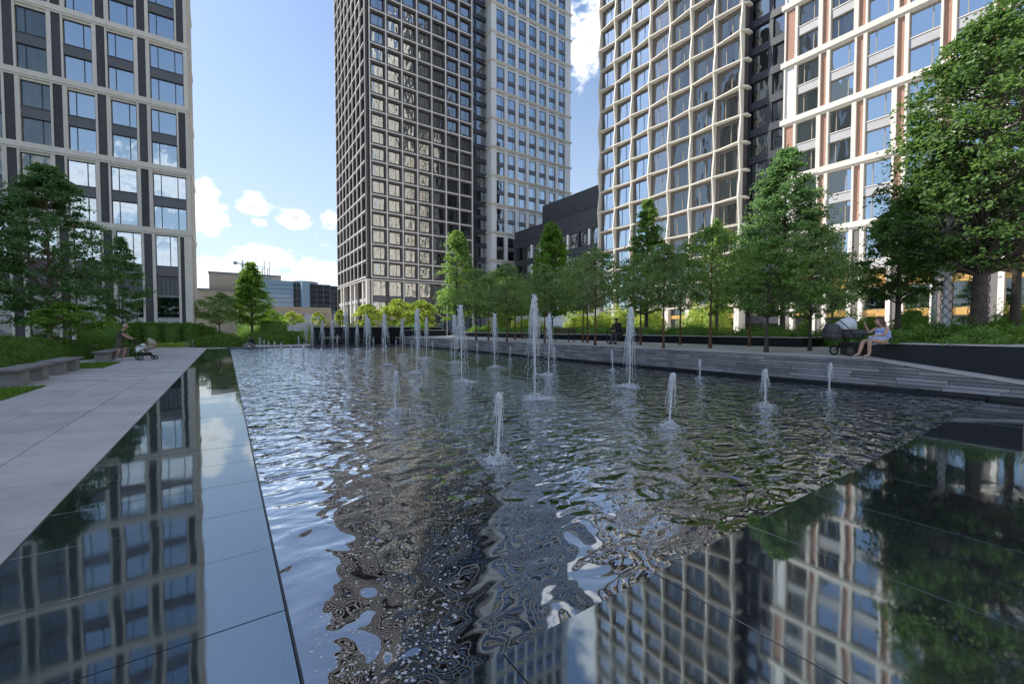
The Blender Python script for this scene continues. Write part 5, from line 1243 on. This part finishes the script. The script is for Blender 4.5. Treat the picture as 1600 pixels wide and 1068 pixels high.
for k, (px, lab) in enumerate([(560, 'lime ground cover on top of the lettered wall, left'), (505, 'lime ground cover on the lettered wall by the lamp post'), (610, 'lime ground cover on top of the lettered wall, middle'), (660, 'lime ground cover on top of the lettered wall, right')]):
    q = pY(px, 511, 42); shrub('ground_cover', lab, 'plant', (q[0], 42.0, 0.9), 1.7, 0.8, 1.15, 2200, 0.12, 'leaf_lime' if k != 2 else 'leaf_fresh', 245 + k, group='ground cover on the lettered wall', bump=0.3)
q = pY(708, 515, 41); shrub('ground_cover', 'dark bush in the step planter right of the lettered wall', 'plant', (16.4, 41.0, 1.4), 1.4, 1.0, 0.7, 2400, 0.1, 'leaf_hedge', 250, bump=0.3)
for k, (px, D) in enumerate([(252, 33.5), (268, 35), (285, 36.5)]):
    shrub('ground_cover', 'yellow green ground cover along the path before the tall hedge, ' + ('left', 'middle', 'right')[k], 'plant', at_ground(px, D, 0.05), 1.1, 0.6, 0.28, 1600, 0.09, 'leaf_lime', 255 + k, group='ground cover before the tall hedge', bump=0.3)
# lawn blades
gr = np.random.default_rng(6); GP = []
for (x0, x1, y0, y1, n) in ((-6.4, -3.88, 10.5, 15.9, 9000), (-6.4, -3.88, 21.9, 25.3, 5000), (-6.4, -3.88, 29.6, 33, 2500)):
    P = np.stack([gr.uniform(x0, x1, n), gr.uniform(y0, y1, n), np.full(n, 0.115)], axis=1); GP.append(P)
GP = np.concatenate(GP); Nn = gr.normal(size=GP.shape) * 0.6; Nn[:, 2] *= 0.3
def blades(P):
    n = len(P); a = gr.uniform(0, 6.28, n); h = gr.uniform(0.03, 0.07, n); w = 0.007
    dx, dy = np.cos(a) * w, np.sin(a) * w; lx, ly = gr.normal(size=n) * 0.02, gr.normal(size=n) * 0.02
    V = np.stack([np.stack([P[:, 0] - dx, P[:, 1] - dy, P[:, 2] - 0.015], 1), np.stack([P[:, 0] + dx, P[:, 1] + dy, P[:, 2] - 0.015], 1), np.stack([P[:, 0] + lx, P[:, 1] + ly, P[:, 2] + h], 1)], 1).reshape(-1, 3)
    me = bpy.data.meshes.new('grass'); me.from_pydata(V.tolist(), [], np.arange(3 * n).reshape(-1, 3).tolist()); me.materials.append(M['grass']); return me
put('grass', blades(GP), kind='stuff', label='short bright grass on the lawn strips beside the stone benches', cat='grass')

# ------------------------------------------------------------------ stone benches on the left
def stone_bench(y, lab):
    o = thing('stone_bench', lab, 'bench', (-4.62, y, 0.105), 0, 'stone benches by the path')
    for k in range(2):
        b = MB(); b.bevbox(-0.24, 0.24, (-0.98, 0.50)[k], (-0.50, 0.98)[k], 0, 0.40, 0.008); obj('leg', b, 'bench_stone', o)
    for k in range(4): b = MB(); b.bevbox(-0.29 + k * 0.147, -0.29 + k * 0.147 + 0.14, -1.28, 1.28, 0.405, 0.465, 0.006); obj('seat_board', b, 'bench_wood', o)
    return o
stone_bench(17.1, 'stone bench nearest the camera, cut by the left edge'); stone_bench(20.3, 'second stone bench, before the domed shrubs'); stone_bench(26.9, 'third stone bench, behind the walking woman'); stone_bench(29.9, 'fourth stone bench, mostly hidden by the pram')
sg = thing('low_railing', 'small grey metal loop railing at the corner of the rounded hedge mound', 'railing', at_ground(296, 34.5, 0.0), -HEAD)
b = MB(); b.tube([(-0.25, 0, 0), (-0.25, 0, 0.62), (0.25, 0, 0.62), (0.25, 0, 0)], 0.03, 6); b.tube([(-0.25, 0, 0.3), (0.25, 0, 0.3)], 0.02, 6); obj('loop', b, 'bench_stone', sg)
ys_ = thing('yellow_sign', 'small yellow road sign far away under the beige canopy', 'sign', at_ground(494, 72, 0.0), -HEAD)
zq = pd(494, 504, 72)[2]; b = MB(); b.tube([(0, 0, 0), (0, 0, zq)], 0.05, 6); obj('post', b, 'roof_grey', ys_)
b = MB(); b.box(-0.35, 0.35, -0.06, -0.02, zq - 0.3, zq + 0.4); obj('sign_board', b, 'yellow_sign', ys_)
b = MB(); b.box(-0.2, 0.2, -0.07, -0.061, zq - 0.15, zq + 0.25); obj('sign_symbol', b, 'haze_white', ys_)

# ------------------------------------------------------------------ metal benches on the terrace
def metal_bench(px, D, lab):
    p = at_ground(px, D, TZ + 0.004); o = thing('park_bench', lab, 'bench', p, -math.pi / 2 + 0.12, 'metal benches on the terrace')
    for k in range(4): b = MB(); b.box(-0.75, 0.75, -0.22 + k * 0.115, -0.22 + k * 0.115 + 0.095, 0.40, 0.425); obj('seat_slat', b, 'wood', o)
    for k in range(3): b = MB(); b.box(-0.75, 0.75, 0.245 + 0.02 * k, 0.27 + 0.02 * k, 0.50 + k * 0.11, 0.58 + k * 0.11); obj('back_slat', b, 'wood', o)
    for s in (-0.72, 0.72):
        for yy in (-0.24, 0.24): b = MB(); b.box(s - 0.02, s + 0.02, yy - 0.02, yy + 0.02, 0, 0.60 if yy < 0 else 0.82); obj('leg', b, 'dark_metal', o)
        b = MB(); b.box(s - 0.025, s + 0.025, -0.26, 0.26, 0.602, 0.63); obj('armrest', b, 'dark_metal', o)
    b = MB(); b.box(-0.70, 0.70, -0.2, -0.17, 0.36, 0.398); b.box(-0.70, 0.70, 0.17, 0.2, 0.36, 0.398); obj('seat_frame', b, 'dark_metal', o)
    return o
metal_bench(878, 24.5, 'empty dark metal bench on the terrace behind the veil jet')
mbench = metal_bench(972, 21.0, 'dark metal bench on the terrace with the man sitting on it')

# ------------------------------------------------------------------ people
def skin_mesh(name, J, E_, m, sub=2):
    """continuous body grown over a skeleton: J name -> (x, y, z, radius)"""
    ks = list(J); me = bpy.data.meshes.new(name)
    me.from_pydata([J[k][:3] for k in ks], [(ks.index(a), ks.index(b)) for a, b in E_], [])
    o = bpy.data.objects.new(name, me); COL.objects.link(o)
    md = o.modifiers.new('s', 'SKIN'); sv = me.skin_vertices[0].data
    for i, k in enumerate(ks):
        r = J[k][3]; sv[i].radius = (r, r) if not isinstance(r, tuple) else r
        sv[i].use_root = (i == 0)
    md.use_smooth_shade = True
    o.modifiers.new('u', 'SUBSURF').levels = sub
    bpy.context.view_layer.update()
    ev = bpy.data.meshes.new_from_object(o.evaluated_get(bpy.context.evaluated_depsgraph_get()))
    bpy.data.objects.remove(o); ev.materials.clear(); ev.materials.append(M[m])
    ev.polygons.foreach_set('use_smooth', [True] * len(ev.polygons)); return ev
def hand(J, E_, wrist, pre, d, side_, curl=0.0):
    """palm, four fingers of unequal length and a thumb growing from the wrist along d"""
    w = Vector(J[wrist][:3]); d = Vector(d).normalized(); s = Vector(side_).normalized(); dn = d.cross(s).normalized()
    pm = w + d * 0.05; J[pre + 'palm'] = (*pm, 0.026); E_.append((wrist, pre + 'palm'))
    for i, (o_, l) in enumerate(((-0.027, 0.066), (-0.009, 0.078), (0.009, 0.073), (0.027, 0.058))):
        a = pm + d * 0.035 + s * o_; k = a + d * l * 0.5; e = k + (d * math.cos(curl) + dn * math.sin(curl)) * l * 0.5
        J[pre + f'f{i}a'] = (*a, 0.0095); J[pre + f'f{i}b'] = (*k, 0.0085); J[pre + f'f{i}c'] = (*e, 0.007)
        E_ += [(pre + 'palm', pre + f'f{i}a'), (pre + f'f{i}a', pre + f'f{i}b'), (pre + f'f{i}b', pre + f'f{i}c')]
    a = pm + s * -0.034 - d * 0.01; e = a + (d * 0.7 - s * 0.7) * 0.045
    J[pre + 'ta'] = (*a, 0.011); J[pre + 'tb'] = (*e, 0.008); E_ += [(pre + 'palm', pre + 'ta'), (pre + 'ta', pre + 'tb')]
def head_mesh(c, f, r=0.1, m='skin', sc=1.0):
    """head with brow, nose, mouth, chin and ears, looking along +x of its own frame"""
    q = MB(); q.ball((0, 0, 0), 0.092 * sc, 0.074 * sc, 0.115 * sc, 16, 12)
    vs = []
    for (x, y, z) in q.v:
        if z < -0.02 * sc and x < 0: x *= 0.75
        if z < -0.05 * sc: x += 0.012 * sc; y *= 0.82
        vs.append((x, y, z))
    q.v = vs
    q.hull([(0.082 * sc, -0.012 * sc, -0.028 * sc), (0.082 * sc, 0.012 * sc, -0.028 * sc), (0.088 * sc, 0.005 * sc, 0.02 * sc), (0.088 * sc, -0.005 * sc, 0.02 * sc)], [(0.112 * sc, -0.008 * sc, -0.026 * sc), (0.112 * sc, 0.008 * sc, -0.026 * sc), (0.094 * sc, 0.004 * sc, 0.018 * sc), (0.094 * sc, -0.004 * sc, 0.018 * sc)])
    q.box(0.07 * sc, 0.093 * sc, -0.022 * sc, 0.022 * sc, -0.058 * sc, -0.050 * sc)
    for s in (-1, 1): q.ball((0.0, s * 0.076 * sc, -0.005 * sc), 0.018 * sc, 0.008 * sc, 0.03 * sc, 6, 5); q.ball((0.08 * sc, s * 0.03 * sc, 0.012 * sc), 0.012 * sc, 0.014 * sc, 0.008 * sc, 6, 5)
    return q
def add_head(o, c, yaw, pitch, hair, style='short', sc=1.0):
    q = head_mesh(None, None, sc=sc); R_ = Matrix.Rotation(yaw, 3, 'Z') @ Matrix.Rotation(pitch, 3, 'Y')
    q.v = [tuple(R_ @ Vector(v) + Vector(c)) for v in q.v]
    h = MB(); h.ball((-0.018 * sc, 0, 0.022 * sc), 0.102 * sc, 0.088 * sc, 0.110 * sc, 16, 12, 0.03, random.Random(3))
    h.v = [(x if x < 0.052 * sc or z > 0.05 * sc else 0.052 * sc, y, z if z > -0.06 * sc else -0.06 * sc) for (x, y, z) in h.v]
    if style == 'long': h.tube([(-0.07 * sc, 0, 0.03 * sc), (-0.105 * sc, 0, -0.1 * sc), (-0.12 * sc, 0.01, -0.25 * sc), (-0.11 * sc, 0.02, -0.36 * sc)], [0.075 * sc, 0.085 * sc, 0.07 * sc, 0.02 * sc], 10)
    h.v = [tuple(R_ @ Vector(v) + Vector(c)) for v in h.v]
    return q, h

# woman pushing a pram on the path (local +x is her walking direction)
pw = pz(187, 562, 0.12); pdir = math.atan2(RT[1], RT[0]) + 0.5
wm = thing('person', 'woman in a short olive dress and white trainers pushing a pram on the path', 'person', (pw[0], pw[1], 0.105), pdir)
S_ = 1.0
J = {'pelvis': (0.0, 0, 0.92, 0.135), 'belly': (0.04, 0, 1.06, 0.125), 'chest': (0.09, 0, 1.25, 0.135), 'neckb': (0.15, 0, 1.41, 0.07), 'neck': (0.19, 0, 1.47, 0.05), 'skull': (0.21, 0, 1.52, 0.045),
     'shl': (0.13, 0.17, 1.36, 0.062), 'ell': (0.27, 0.21, 1.13, 0.042), 'wrl': (0.44, 0.17, 1.02, 0.028), 'shr': (0.13, -0.17, 1.36, 0.062), 'elr': (0.27, -0.21, 1.13, 0.042), 'wrr': (0.44, -0.17, 1.02, 0.028),
     'hil': (0.0, 0.09, 0.86, 0.1), 'knl': (0.2, 0.09, 0.48, 0.06), 'anl': (0.10, 0.09, 0.1, 0.04), 'tol': (0.24, 0.09, 0.03, 0.032),
     'hir': (0.0, -0.09, 0.86, 0.1), 'knr': (0.02, -0.09, 0.47, 0.06), 'anr': (-0.12, -0.09, 0.1, 0.04), 'tor': (0.02, -0.09, 0.035, 0.032)}
Ed = [('pelvis', 'belly'), ('belly', 'chest'), ('chest', 'neckb'), ('neckb', 'neck'), ('neck', 'skull'), ('chest', 'shl'), ('shl', 'ell'), ('ell', 'wrl'), ('chest', 'shr'), ('shr', 'elr'), ('elr', 'wrr'), ('pelvis', 'hil'), ('hil', 'knl'), ('knl', 'anl'), ('anl', 'tol'), ('pelvis', 'hir'), ('hir', 'knr'), ('knr', 'anr'), ('anr', 'tor')]
hand(J, Ed, 'wrl', 'l', (0.95, 0, -0.1), (0, -1, 0), -0.9); hand(J, Ed, 'wrr', 'r', (0.95, 0, -0.1), (0, 1, 0), 0.9)
put('body', skin_mesh('body', J, Ed, 'skin'), wm)
hq, hh_ = add_head(wm, (0.25, 0, 1.60), 0, 0.2, 'hair_blond'); obj('head', hq, 'skin', wm, True); obj('hair', hh_, 'hair_blond', wm, True)
JD = {'p': (0.0, 0, 0.90, (0.20, 0.17)), 'b': (0.04, 0, 1.06, (0.165, 0.15)), 'c': (0.085, 0, 1.25, (0.17, 0.16)), 'n': (0.145, 0, 1.39, (0.10, 0.10)), 'h': (0.03, 0, 0.70, (0.24, 0.20)), 'h2': (0.04, 0, 0.56, (0.25, 0.21)), 'sl': (0.13, 0.17, 1.36, 0.085), 'el': (0.23, 0.20, 1.25, 0.07), 'sr': (0.13, -0.17, 1.36, 0.085), 'er': (0.23, -0.20, 1.25, 0.07)}
put('dress', skin_mesh('dress', JD, [('p', 'b'), ('b', 'c'), ('c', 'n'), ('p', 'h'), ('h', 'h2'), ('c', 'sl'), ('sl', 'el'), ('c', 'sr'), ('sr', 'er')], 'olive'), wm)
for (ax, az, ay) in ((0.17, 0.05, 0.09), (-0.05, 0.055, -0.09)):
    b = MB(); b.ball((ax, ay, az), 0.15, 0.052, 0.05, 12, 8); b.v = [(x, y, max(z, 0.0)) for (x, y, z) in b.v]; obj('shoe', b, 'shoe_white', wm, True)

def wheel(par, c, R_, axis='y'):
    b = MB(); b.torus(c, R_ - 0.02, 0.022, axis, 20, 6); w = obj('wheel', b, 'tyre', par, True)
    b = MB(); b.torus(c, R_ - 0.045, 0.008, axis, 16, 5)
    for k in range(5):
        a = k * 1.2566; b.tube([c, (c[0] + (R_ - 0.045) * math.cos(a), c[1], c[2] + (R_ - 0.045) * math.sin(a))], 0.008, 4)
    b.ball(c, 0.028, n=8, m=6); obj('rim', b, 'hub', w, True); return w
def pram(loc, rz, label, body_m, hood_m, cover, face=1):
    """pram with four wheels, folding frame, carrycot, hood and handle; +x is its front"""
    o = thing('pram', label, 'pram', loc, rz, 'prams beside the pool')
    for s in (-0.25, 0.25): wheel(o, (0.36, s, 0.11), 0.11); wheel(o, (-0.30, s, 0.145), 0.145)
    b = MB()
    for s in (-0.22, 0.22): b.tube([(0.36, s, 0.13), (0.0, s, 0.45), (-0.42, s, 0.85), (-0.62, s, 1.0)], 0.014, 6); b.tube([(-0.30, s, 0.15), (0.05, s, 0.47), (0.18, s, 0.6)], 0.013, 6)
    b.tube([(0.36, -0.25, 0.11), (0.36, 0.25, 0.11)], 0.01, 5); b.tube([(-0.3, -0.25, 0.145), (-0.3, 0.25, 0.145)], 0.01, 5); obj('frame', b, 'dark_metal', o, True)
    b = MB(); b.tube([(-0.62, -0.225, 0.995), (-0.665, -0.15, 1.03), (-0.665, 0.15, 1.03), (-0.62, 0.225, 0.995)], 0.02, 6); obj('handle', b, 'tyre', o, True)
    rings = [(0.50, -0.27, 0.29, 0.17), (0.58, -0.38, 0.40, 0.21), (0.70, -0.42, 0.46, 0.23), (0.74, -0.42, 0.47, 0.235)]
    b = MB(); prev = None
    for z, xa, xb, hw in rings:
        ring = [((xa + xb) / 2 + (xb - xa) / 2 * math.copysign(abs(math.cos(t)) ** 0.6, math.cos(t)), hw * math.copysign(abs(math.sin(t)) ** 0.7, math.sin(t)), z) for t in [i * math.pi / 10 for i in range(20)]]
        if prev: b.hull(prev, ring)
        prev = ring
    obj('carrycot', b, body_m, o, True)
    def hood(x0, dirx, mm, span, nm='hood'):
        b = MB(); n = 8; vs = []
        for i in range(n + 1):
            t = i / n * span
            for k in range(9):
                a = math.pi * k / 8; vs.append((x0 + dirx * 0.33 * math.cos(t), 0.235 * math.cos(a), 0.74 + 0.34 * math.sin(t) * math.sin(a) ** 0.7 + 0.002))
        fs = []
        for i in range(n):
            for k in range(8): fs.append((i * 9 + k, i * 9 + k + 1, (i + 1) * 9 + k + 1, (i + 1) * 9 + k))
        b.add(vs, fs); h_ = obj(nm, b, mm, o, True); sm = h_.modifiers.new('thickness', 'SOLIDIFY'); sm.thickness = 0.012; return h_
    hood(0.12 * face, face, hood_m, math.pi * 0.55)
    b = MB(); b.box(-0.24, 0.22, -0.17, 0.17, 0.20, 0.36); obj('basket', b, 'tyre', o)
    if cover: 
        b = MB(); vs = []; 
        for i in range(9):
            for k in range(9): x = cover[0] + (cover[1] - cover[0]) * i / 8; y = -0.26 + 0.52 * k / 8; vs.append((x, y, cover[2] + (cover[3] - cover[2]) * math.sin(math.pi * i / 16) - 0.22 * (abs(y) / 0.26) ** 3 + 0.012 * math.sin(i * 2.3 + k * 1.7)))
        b.add(vs, [(i * 9 + k, i * 9 + k + 1, (i + 1) * 9 + k + 1, (i + 1) * 9 + k) for i in range(8) for k in range(8)]); h_ = obj('cover_cloth', b, 'white_cloth', o, True); sm = h_.modifiers.new('thickness', 'SOLIDIFY'); sm.thickness = 0.008
    return o
cdir = Vector((math.cos(pdir - 0.05), math.sin(pdir - 0.05)))
lp = pram((pw[0] + cdir.x * 0.98, pw[1] + cdir.y * 0.98, 0.10), pdir + 0.42, 'beige and black pram with a raised hood and white cloth pushed by the walking woman', 'fabric_beige', 'fabric_beige', (-0.45, -0.05, 0.60, 0.82)); lp.scale = (0.86, 0.86, 0.95)

# woman in a blue striped dress sitting on the corner of the right planter
def dress_mat():
    m, nt, out = new_mat('blue_white_dress')
    b_ = N(nt, 'BsdfPrincipled', i_Roughness=0.85); L(nt, b_.outputs[0], out.inputs[0])
    tc = N(nt, 'TexCoord'); w = N(nt, 'TexWave', i_Scale=14.0, i_Distortion=1.2); w.bands_direction = 'X'; L(nt, tc.outputs['Object'], w.inputs['Vector'])
    L(nt, ramp(nt, w.outputs[0], [(0.35, (0.20, 0.34, 0.78)), (0.65, (0.66, 0.74, 0.90))]), b_.inputs['Base Color']); return m
M['dress_blue'] = dress_mat()
sp_ = pd(1376, 533, 11.0); SZ = 1.06
sw = thing('person', 'long haired woman in a blue and white dress sitting on the planter corner', 'person', (sp_[0], sp_[1], TZ), math.pi + math.atan2(RT[1], RT[0]))
k_ = 0.88
J = {'pelvis': (-0.02, 0, 0.50, 0.125), 'belly': (-0.06, 0, 0.62, 0.105), 'chest': (-0.06, 0, 0.80, 0.115), 'neckb': (-0.02, 0, 0.93, 0.05), 'neck': (0.01, 0, 0.985, 0.042), 'skull': (0.03, 0, 1.02, 0.04),
     'shl': (-0.04, 0.15, 0.90, 0.05), 'ell': (0.08, 0.2, 0.70, 0.036), 'wrl': (0.26, 0.12, 0.66, 0.025), 'shr': (-0.04, -0.15, 0.90, 0.05), 'elr': (0.16, -0.19, 0.74, 0.036), 'wrr': (0.26, -0.15, 0.92, 0.025),
     'hil': (0.0, 0.085, 0.48, 0.095), 'knl': (0.36, 0.08, 0.53, 0.056), 'anl': (0.36, 0.08, 0.10, 0.036), 'tol': (0.5, 0.08, 0.04, 0.028),
     'hir': (0.0, -0.085, 0.48, 0.095), 'knr': (0.40, -0.07, 0.50, 0.056), 'anr': (0.52, -0.05, 0.12, 0.036), 'tor': (0.66, -0.05, 0.05, 0.028)}
Ed = [('pelvis', 'belly'), ('belly', 'chest'), ('chest', 'neckb'), ('neckb', 'neck'), ('neck', 'skull'), ('chest', 'shl'), ('shl', 'ell'), ('ell', 'wrl'), ('chest', 'shr'), ('shr', 'elr'), ('elr', 'wrr'), ('pelvis', 'hil'), ('hil', 'knl'), ('knl', 'anl'), ('anl', 'tol'), ('pelvis', 'hir'), ('hir', 'knr'), ('knr', 'anr'), ('anr', 'tor')]
hand(J, Ed, 'wrl', 'l', (1, -0.2, -0.1), (0, -1, 0), 0.4); hand(J, Ed, 'wrr', 'r', (0.45, 0.1, 0.9), (0, 1, 0), 0.5)
put('body', skin_mesh('body', J, Ed, 'skin'), sw, scale=(1, 1, k_))
hq, hh_ = add_head(sw, (0.065, 0, 1.09 * k_), 0.1, 0.1, 'hair_brown', 'long', 0.95); obj('head', hq, 'skin', sw, True); obj('hair', hh_, 'hair_brown', sw, True)
JD = {'p': (-0.02, 0, 0.50, (0.155, 0.145)), 'b': (-0.06, 0, 0.64, (0.125, 0.12)), 'c': (-0.06, 0, 0.80, (0.145, 0.135)), 'sl': (-0.03, 0.17, 0.86, 0.075), 'sr': (-0.03, -0.17, 0.86, 0.075), 't': (0.16, 0, 0.53, (0.13, 0.17)), 'k': (0.31, 0, 0.52, (0.11, 0.17))}
put('dress', skin_mesh('dress', JD, [('p', 'b'), ('b', 'c'), ('c', 'sl'), ('c', 'sr'), ('p', 't'), ('t', 'k')], 'dress_blue'), sw, scale=(1, 1, k_))
gp = pd(1330, 553, 11.9)
pram((gp[0], gp[1], TZ + 0.004), math.atan2(RT[1], RT[0]) + 0.12, 'grey pram with a white muslin over its hood beside the seated woman', 'fabric_grey', 'white_cloth', None, -1)
rp_ = [o for o in SC.objects if o.get('label', '').startswith('grey pram with')][0]
b = MB(); b.hull([(-0.70, -0.15, 0.46), (-0.52, -0.15, 0.44), (-0.52, 0.15, 0.44), (-0.70, 0.15, 0.46)], [(-0.80, -0.19, 0.62), (-0.48, -0.19, 0.60), (-0.48, 0.19, 0.60), (-0.80, 0.19, 0.62)]); b.hull([(-0.80, -0.19, 0.621), (-0.48, -0.19, 0.601), (-0.48, 0.19, 0.601), (-0.80, 0.19, 0.621)], [(-0.68, -0.16, 0.90), (-0.55, -0.16, 0.86), (-0.55, 0.16, 0.86), (-0.68, 0.16, 0.90)]); obj('bag', b, 'fabric_grey', rp_, True)
bs = thing('slatted_bench', 'low slatted bench seat fixed to the end of the right planter', 'bench', (14.95, 4.02, TZ), 0)
for k in range(8): b = MB(); b.box(0.0, 0.9, 0.02 + k * 0.1, 0.10 + k * 0.1, 0.335, 0.365); obj('seat_slat', b, 'wood', bs)
b = MB(); b.box(0.08, 0.14, 0.05, 0.75, 0.0, 0.33); b.box(0.76, 0.82, 0.05, 0.75, 0.0, 0.33); obj('support', b, 'dark_metal', bs)

# man sitting on the metal bench
mp_ = mbench.location
mn = thing('person', 'man in a dark grey jacket sitting bent on the terrace bench, seen half from behind', 'person', (mp_.x - 0.12, mp_.y + 0.15, TZ), -math.pi + 0.1)
J = {'pelvis': (-0.1, 0, 0.50, 0.14), 'belly': (-0.06, 0, 0.66, 0.135), 'chest': (0.02, 0, 0.88, 0.155), 'neckb': (0.1, 0, 1.04, 0.065), 'neck': (0.14, 0, 1.09, 0.05), 'shl': (0.05, 0.19, 0.98, 0.07), 'ell': (0.2, 0.25, 0.74, 0.05), 'wrl': (0.38, 0.1, 0.66, 0.03), 'shr': (0.05, -0.19, 0.98, 0.07), 'elr': (0.2, -0.25, 0.74, 0.05), 'wrr': (0.38, -0.1, 0.66, 0.03)}
Ed = [('pelvis', 'belly'), ('belly', 'chest'), ('chest', 'neckb'), ('neckb', 'neck'), ('chest', 'shl'), ('shl', 'ell'), ('ell', 'wrl'), ('chest', 'shr'), ('shr', 'elr'), ('elr', 'wrr')]
put('jacket', skin_mesh('jacket', J, Ed, 'jacket'), mn)
J = {'p': (-0.1, 0, 0.49, 0.14), 'hl': (-0.05, 0.1, 0.48, 0.105), 'kl': (0.36, 0.12, 0.49, 0.07), 'al': (0.34, 0.12, 0.1, 0.05), 'hr': (-0.05, -0.1, 0.48, 0.105), 'kr': (0.36, -0.12, 0.49, 0.07), 'ar': (0.42, -0.12, 0.1, 0.05)}
put('trousers', skin_mesh('trousers', J, [('p', 'hl'), ('hl', 'kl'), ('kl', 'al'), ('p', 'hr'), ('hr', 'kr'), ('kr', 'ar')], 'jeans'), mn)
J = {'w': (0.37, 0.1, 0.66, 0.026)}; Ed = []; hand(J, Ed, 'w', 'l', (1, -0.6, 0), (0, 0, 1), 0.6); put('hand', skin_mesh('hand', J, Ed, 'skin'), mn)
J = {'w': (0.37, -0.1, 0.66, 0.026)}; Ed = []; hand(J, Ed, 'w', 'r', (1, 0.6, 0), (0, 0, -1), 0.6); put('hand', skin_mesh('hand', J, Ed, 'skin'), mn)
hq, hh_ = add_head(mn, (0.19, 0, 1.18), 0, 0.3, 'hair_brown'); obj('head', hq, 'skin', mn, True); obj('hair', hh_, 'hair_brown', mn, True)
for s, x in ((0.12, 0.40), (-0.12, 0.48)): b = MB(); b.ball((x, s, 0.05), 0.14, 0.05, 0.055, 10, 8); b.v = [(x_, y_, max(z_, 0.004)) for (x_, y_, z_) in b.v]; obj('shoe', b, 'tyre', mn, True)
# person sitting on the far pool edge
ep = pY(397, 538, PY1 + 0.35)
ps = thing('person', 'person in a dark jacket and pale trousers sitting on the far left pool edge', 'person', (ep[0], ep[1], 0.10), math.pi + 0.2)
J = {'pelvis': (0.0, 0, 0.14, 0.15), 'belly': (0.03, 0, 0.32, 0.14), 'chest': (0.12, 0, 0.54, 0.16), 'neck': (0.2, 0, 0.72, 0.06), 'sl': (0.14, 0.19, 0.62, 0.075), 'el': (0.34, 0.22, 0.46, 0.05), 'wl': (0.5, 0.12, 0.42, 0.032), 'sr': (0.14, -0.19, 0.62, 0.075), 'er': (0.34, -0.22, 0.46, 0.05), 'wr': (0.5, -0.12, 0.42, 0.032)}
put('jacket', skin_mesh('jacket', J, [('pelvis', 'belly'), ('belly', 'chest'), ('chest', 'neck'), ('chest', 'sl'), ('sl', 'el'), ('el', 'wl'), ('chest', 'sr'), ('sr', 'er'), ('er', 'wr')], 'jacket'), ps)
J = {'p': (0, 0, 0.13, 0.14), 'hl': (0.05, 0.1, 0.13, 0.105), 'kl': (0.42, 0.12, 0.36, 0.07), 'al': (0.72, 0.12, 0.07, 0.055), 'hr': (0.05, -0.1, 0.13, 0.105), 'kr': (0.46, -0.12, 0.30, 0.07), 'ar': (0.80, -0.12, 0.07, 0.055)}
put('trousers', skin_mesh('trousers', J, [('p', 'hl'), ('hl', 'kl'), ('kl', 'al'), ('p', 'hr'), ('hr', 'kr'), ('kr', 'ar')], 'bench_stone'), ps)
hq, hh_ = add_head(ps, (0.26, 0, 0.83), 0, 0.3, 'hair_brown'); obj('head', hq, 'skin', ps, True); obj('hair', hh_, 'hair_brown', ps, True)
